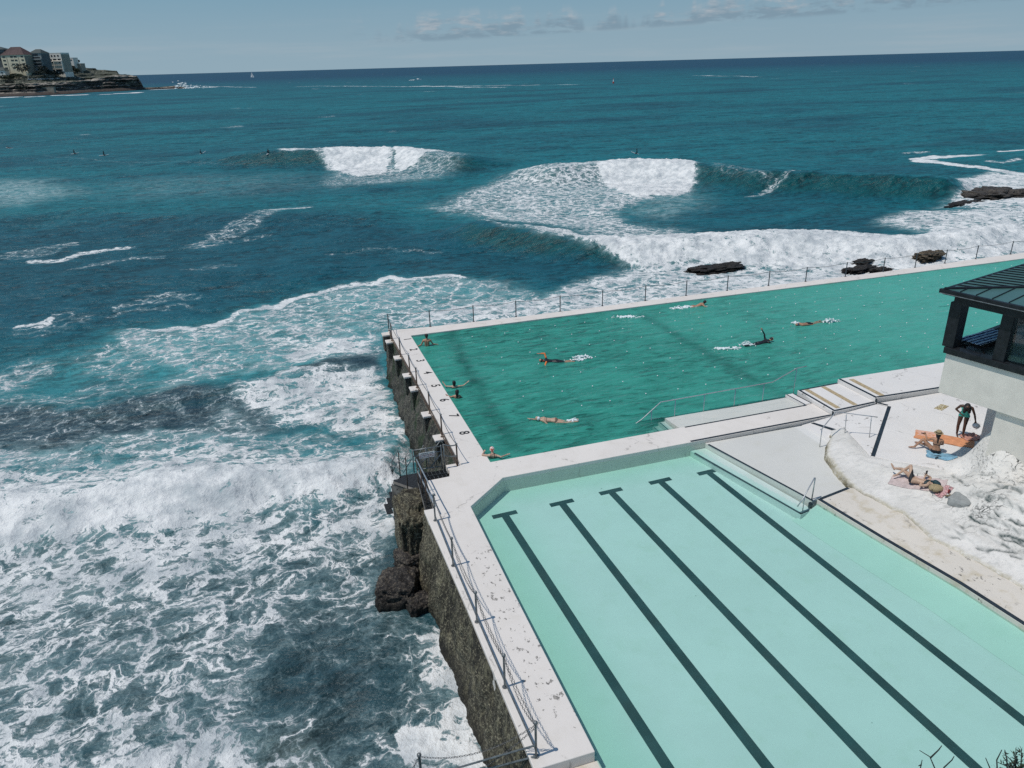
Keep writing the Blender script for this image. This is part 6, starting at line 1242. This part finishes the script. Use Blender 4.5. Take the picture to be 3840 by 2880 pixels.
# sailing boat, motor boat, channel marker
M_sail = mat('sail', (.86, .86, .84), .8, .05, .2); D = 2450.; p = atdist(945, 286, D); p[2] = SEA; az_ = math.atan2(p[0]-CP[0], p[1]-CP[1])
sb = empty('sailing_boat', p, -az_-.55, 'white sailing boat with two sails near the horizon', 'sailing boat')
hl = [(-5.5, 0, 1.3), (-4.5, -1.5, 1.2), (2, -1.6, 1.3), (6.5, 0, 1.7), (2, 1.6, 1.3), (-4.5, 1.5, 1.2)]; hb_ = [(x*.85, y*.5, -.3) for x, y, z in hl]
local(MB().add(hl+hb_, [tuple(range(6)), tuple(range(11, 5, -1))]+[(i, i+6, (i+1) % 6+6, (i+1) % 6) for i in range(6)]).build('hull', M_sail, sb)); local(MB().tube([(0, 0, 1), (0, 0, 16.5)], .14, 6).build('mast', M_blk, sb))
local(MB().add([(-.2, .05, 2.4), (-4.8, .5, 2.5), (-2.2, .45, 8), (-.2, .05, 16.2)], [(0, 1, 2, 3)]).build('mainsail', M_sail, sb)); local(MB().add([(6, 0, 1.8), (1.2, .8, 2.6), (.4, .1, 14.5)], [(0, 1, 2)]).build('jib', M_sail, sb))
p = at(1568, 301, SEA); az_ = math.atan2(p[0]-CP[0], p[1]-CP[1]); mo = empty('motor_boat', p, -az_-.4, 'small white motor boat far out, left of the channel marker', 'boat')
k = 1.4; hl = [(-3.2, -1.1, .8), (1.2, -1.1, 1.0), (3.8, 0, 1.5), (1.2, 1.1, 1.0), (-3.2, 1.1, .8)]; hl = [(x*k, y*k, z*k) for x, y, z in hl]; hb_ = [(x*.9, y*.6, -.3) for x, y, z in hl]
local(MB().add(hl+hb_, [tuple(range(5)), tuple(range(9, 4, -1))]+[(i, i+5, (i+1) % 5+5, (i+1) % 5) for i in range(5)]).build('hull', M_sail, mo)); local(MB().prism([(-1.5, -1.1), (1, -1.0), (1.6, 0), (1, 1.0), (-1.5, 1.1)], 1.2, 2.5).build('cabin', M_sail, mo))
mb = MB(); rg = random.Random(9)
for i in range(26): r = rg.uniform(.3, .9); mb.add(v1*np.array((r*2, r, r*.5))+np.array((-4.5-rg.random()*8, rg.gauss(0, 1), rg.random()*.8)), f1)
wk = mb.build('wake', M_splash, None, smooth=True); wk.location = mo.location; wk.rotation_euler = mo.rotation_euler; wk['kind'] = 'stuff'
p = at(2300, 313, SEA); mk = empty('channel_marker', p, 0, 'red and white channel marker standing alone in the sea', 'buoy'); k = np.hypot(*(p[:2]-CP[:2]))/CF
local(MB().tube([(0, 0, -.5), (0, 0, 4*k), (0, 0, 6*k)], [3.2*k, 3.0*k, 1.6*k], 10).build('base', mat('marker_red', (.38, .05, .04), .6, .2, 1), mk)); local(MB().tube([(0, 0, 6*k), (0, 0, 14*k)], [1.7*k, 1.1*k], 8).build('tower', M_sail, mk)); local(MB().tube([(0, 0, 14*k), (0, 0, 17*k)], [1.5*k, .4*k], 8).build('top_mark', mat('marker_red', (.38, .05, .04)), mk))
# shrubs on the cliff edge right under the viewpoint
M_twig = mat('twig', (.030, .030, .024), .9, .3, 20); M_lf = mat('coast_leaf', (.030, .045, .022), .7, .5, 9)
def leafy(pts, seed, nm, label):
    rg = np.random.default_rng(seed); D0 = 6.6; b = atdist(*pts[0], D0); root = empty(nm, b, 0, label, 'shrub'); lv, lf_ = [], []
    for (x, y) in pts[1:]:
        e = atdist(x, y, D0+rg.uniform(-.3, .3))-b; st_ = np.array((rg.uniform(-.25, .25), rg.uniform(-.2, .2), -.15)); mid_ = (st_+e)/2+rg.normal(size=3)*.03
        pp_ = [st_, st_*.5+mid_*.5+rg.normal(size=3)*.01, mid_, mid_*.4+e*.6+rg.normal(size=3)*.01, e]; local(MB().tube(pp_, [.010, .008, .006, .005, .003], 5).build('stem', M_twig, root))
        for q in range(46):
            t = .35+.68*q/46; c_ = mid_+(e-mid_)*((t-.5)*2) if t > .5 else st_+(mid_-st_)*t*2; d_ = nrm(rg.normal(size=3)+np.array((0, 0, .8))); sd_ = nrm(np.cross(d_, rg.normal(size=3))); L_ = rg.uniform(.025, .06); i0 = len(lv)
            lv += [tuple(c_), tuple(c_+d_*L_*.5+sd_*.006), tuple(c_+d_*L_), tuple(c_+d_*L_*.5-sd_*.006)]; lf_.append((i0, i0+1, i0+2, i0+3))
    local(MB().add(lv, lf_).build('leaves', M_lf, root)); return root
leafy([(3860, 2960)]+[(x, y) for x, y in ((3830, 2808), (3800, 2830), (3770, 2850), (3845, 2835), (3815, 2855), (3785, 2868), (3750, 2862), (3870, 2815), (3735, 2880), (3840, 2870), (3900, 2830), (3860, 2850), (3810, 2815), (3770, 2830))], 4, 'shrub', 'bushy dark shrub in the bottom right corner')
tb = atdist(3520, 2990, 6.4); tw_ = empty('twig', tb, 0, 'bare forked twigs poking up at the bottom edge', 'twig')
for ch in ([(3530, 2985), (3505, 2880), (3487, 2838), (3448, 2814)], [(3489, 2842), (3520, 2812), (3532, 2796)], [(3525, 2985), (3540, 2878), (3570, 2850), (3578, 2836)], [(3460, 2985), (3452, 2880), (3458, 2850)], [(3455, 2868), (3444, 2872)], [(3720, 2985), (3712, 2880), (3696, 2842)], [(3745, 2985), (3738, 2850), (3757, 2812)], [(3780, 2985), (3776, 2850), (3768, 2812)]):
    local(MB().tube([atdist(x, y, 6.4)-tb for x, y in ch], np.linspace(.008, .0035, len(ch)).tolist(), 5).build('branch', M_twig, tw_))
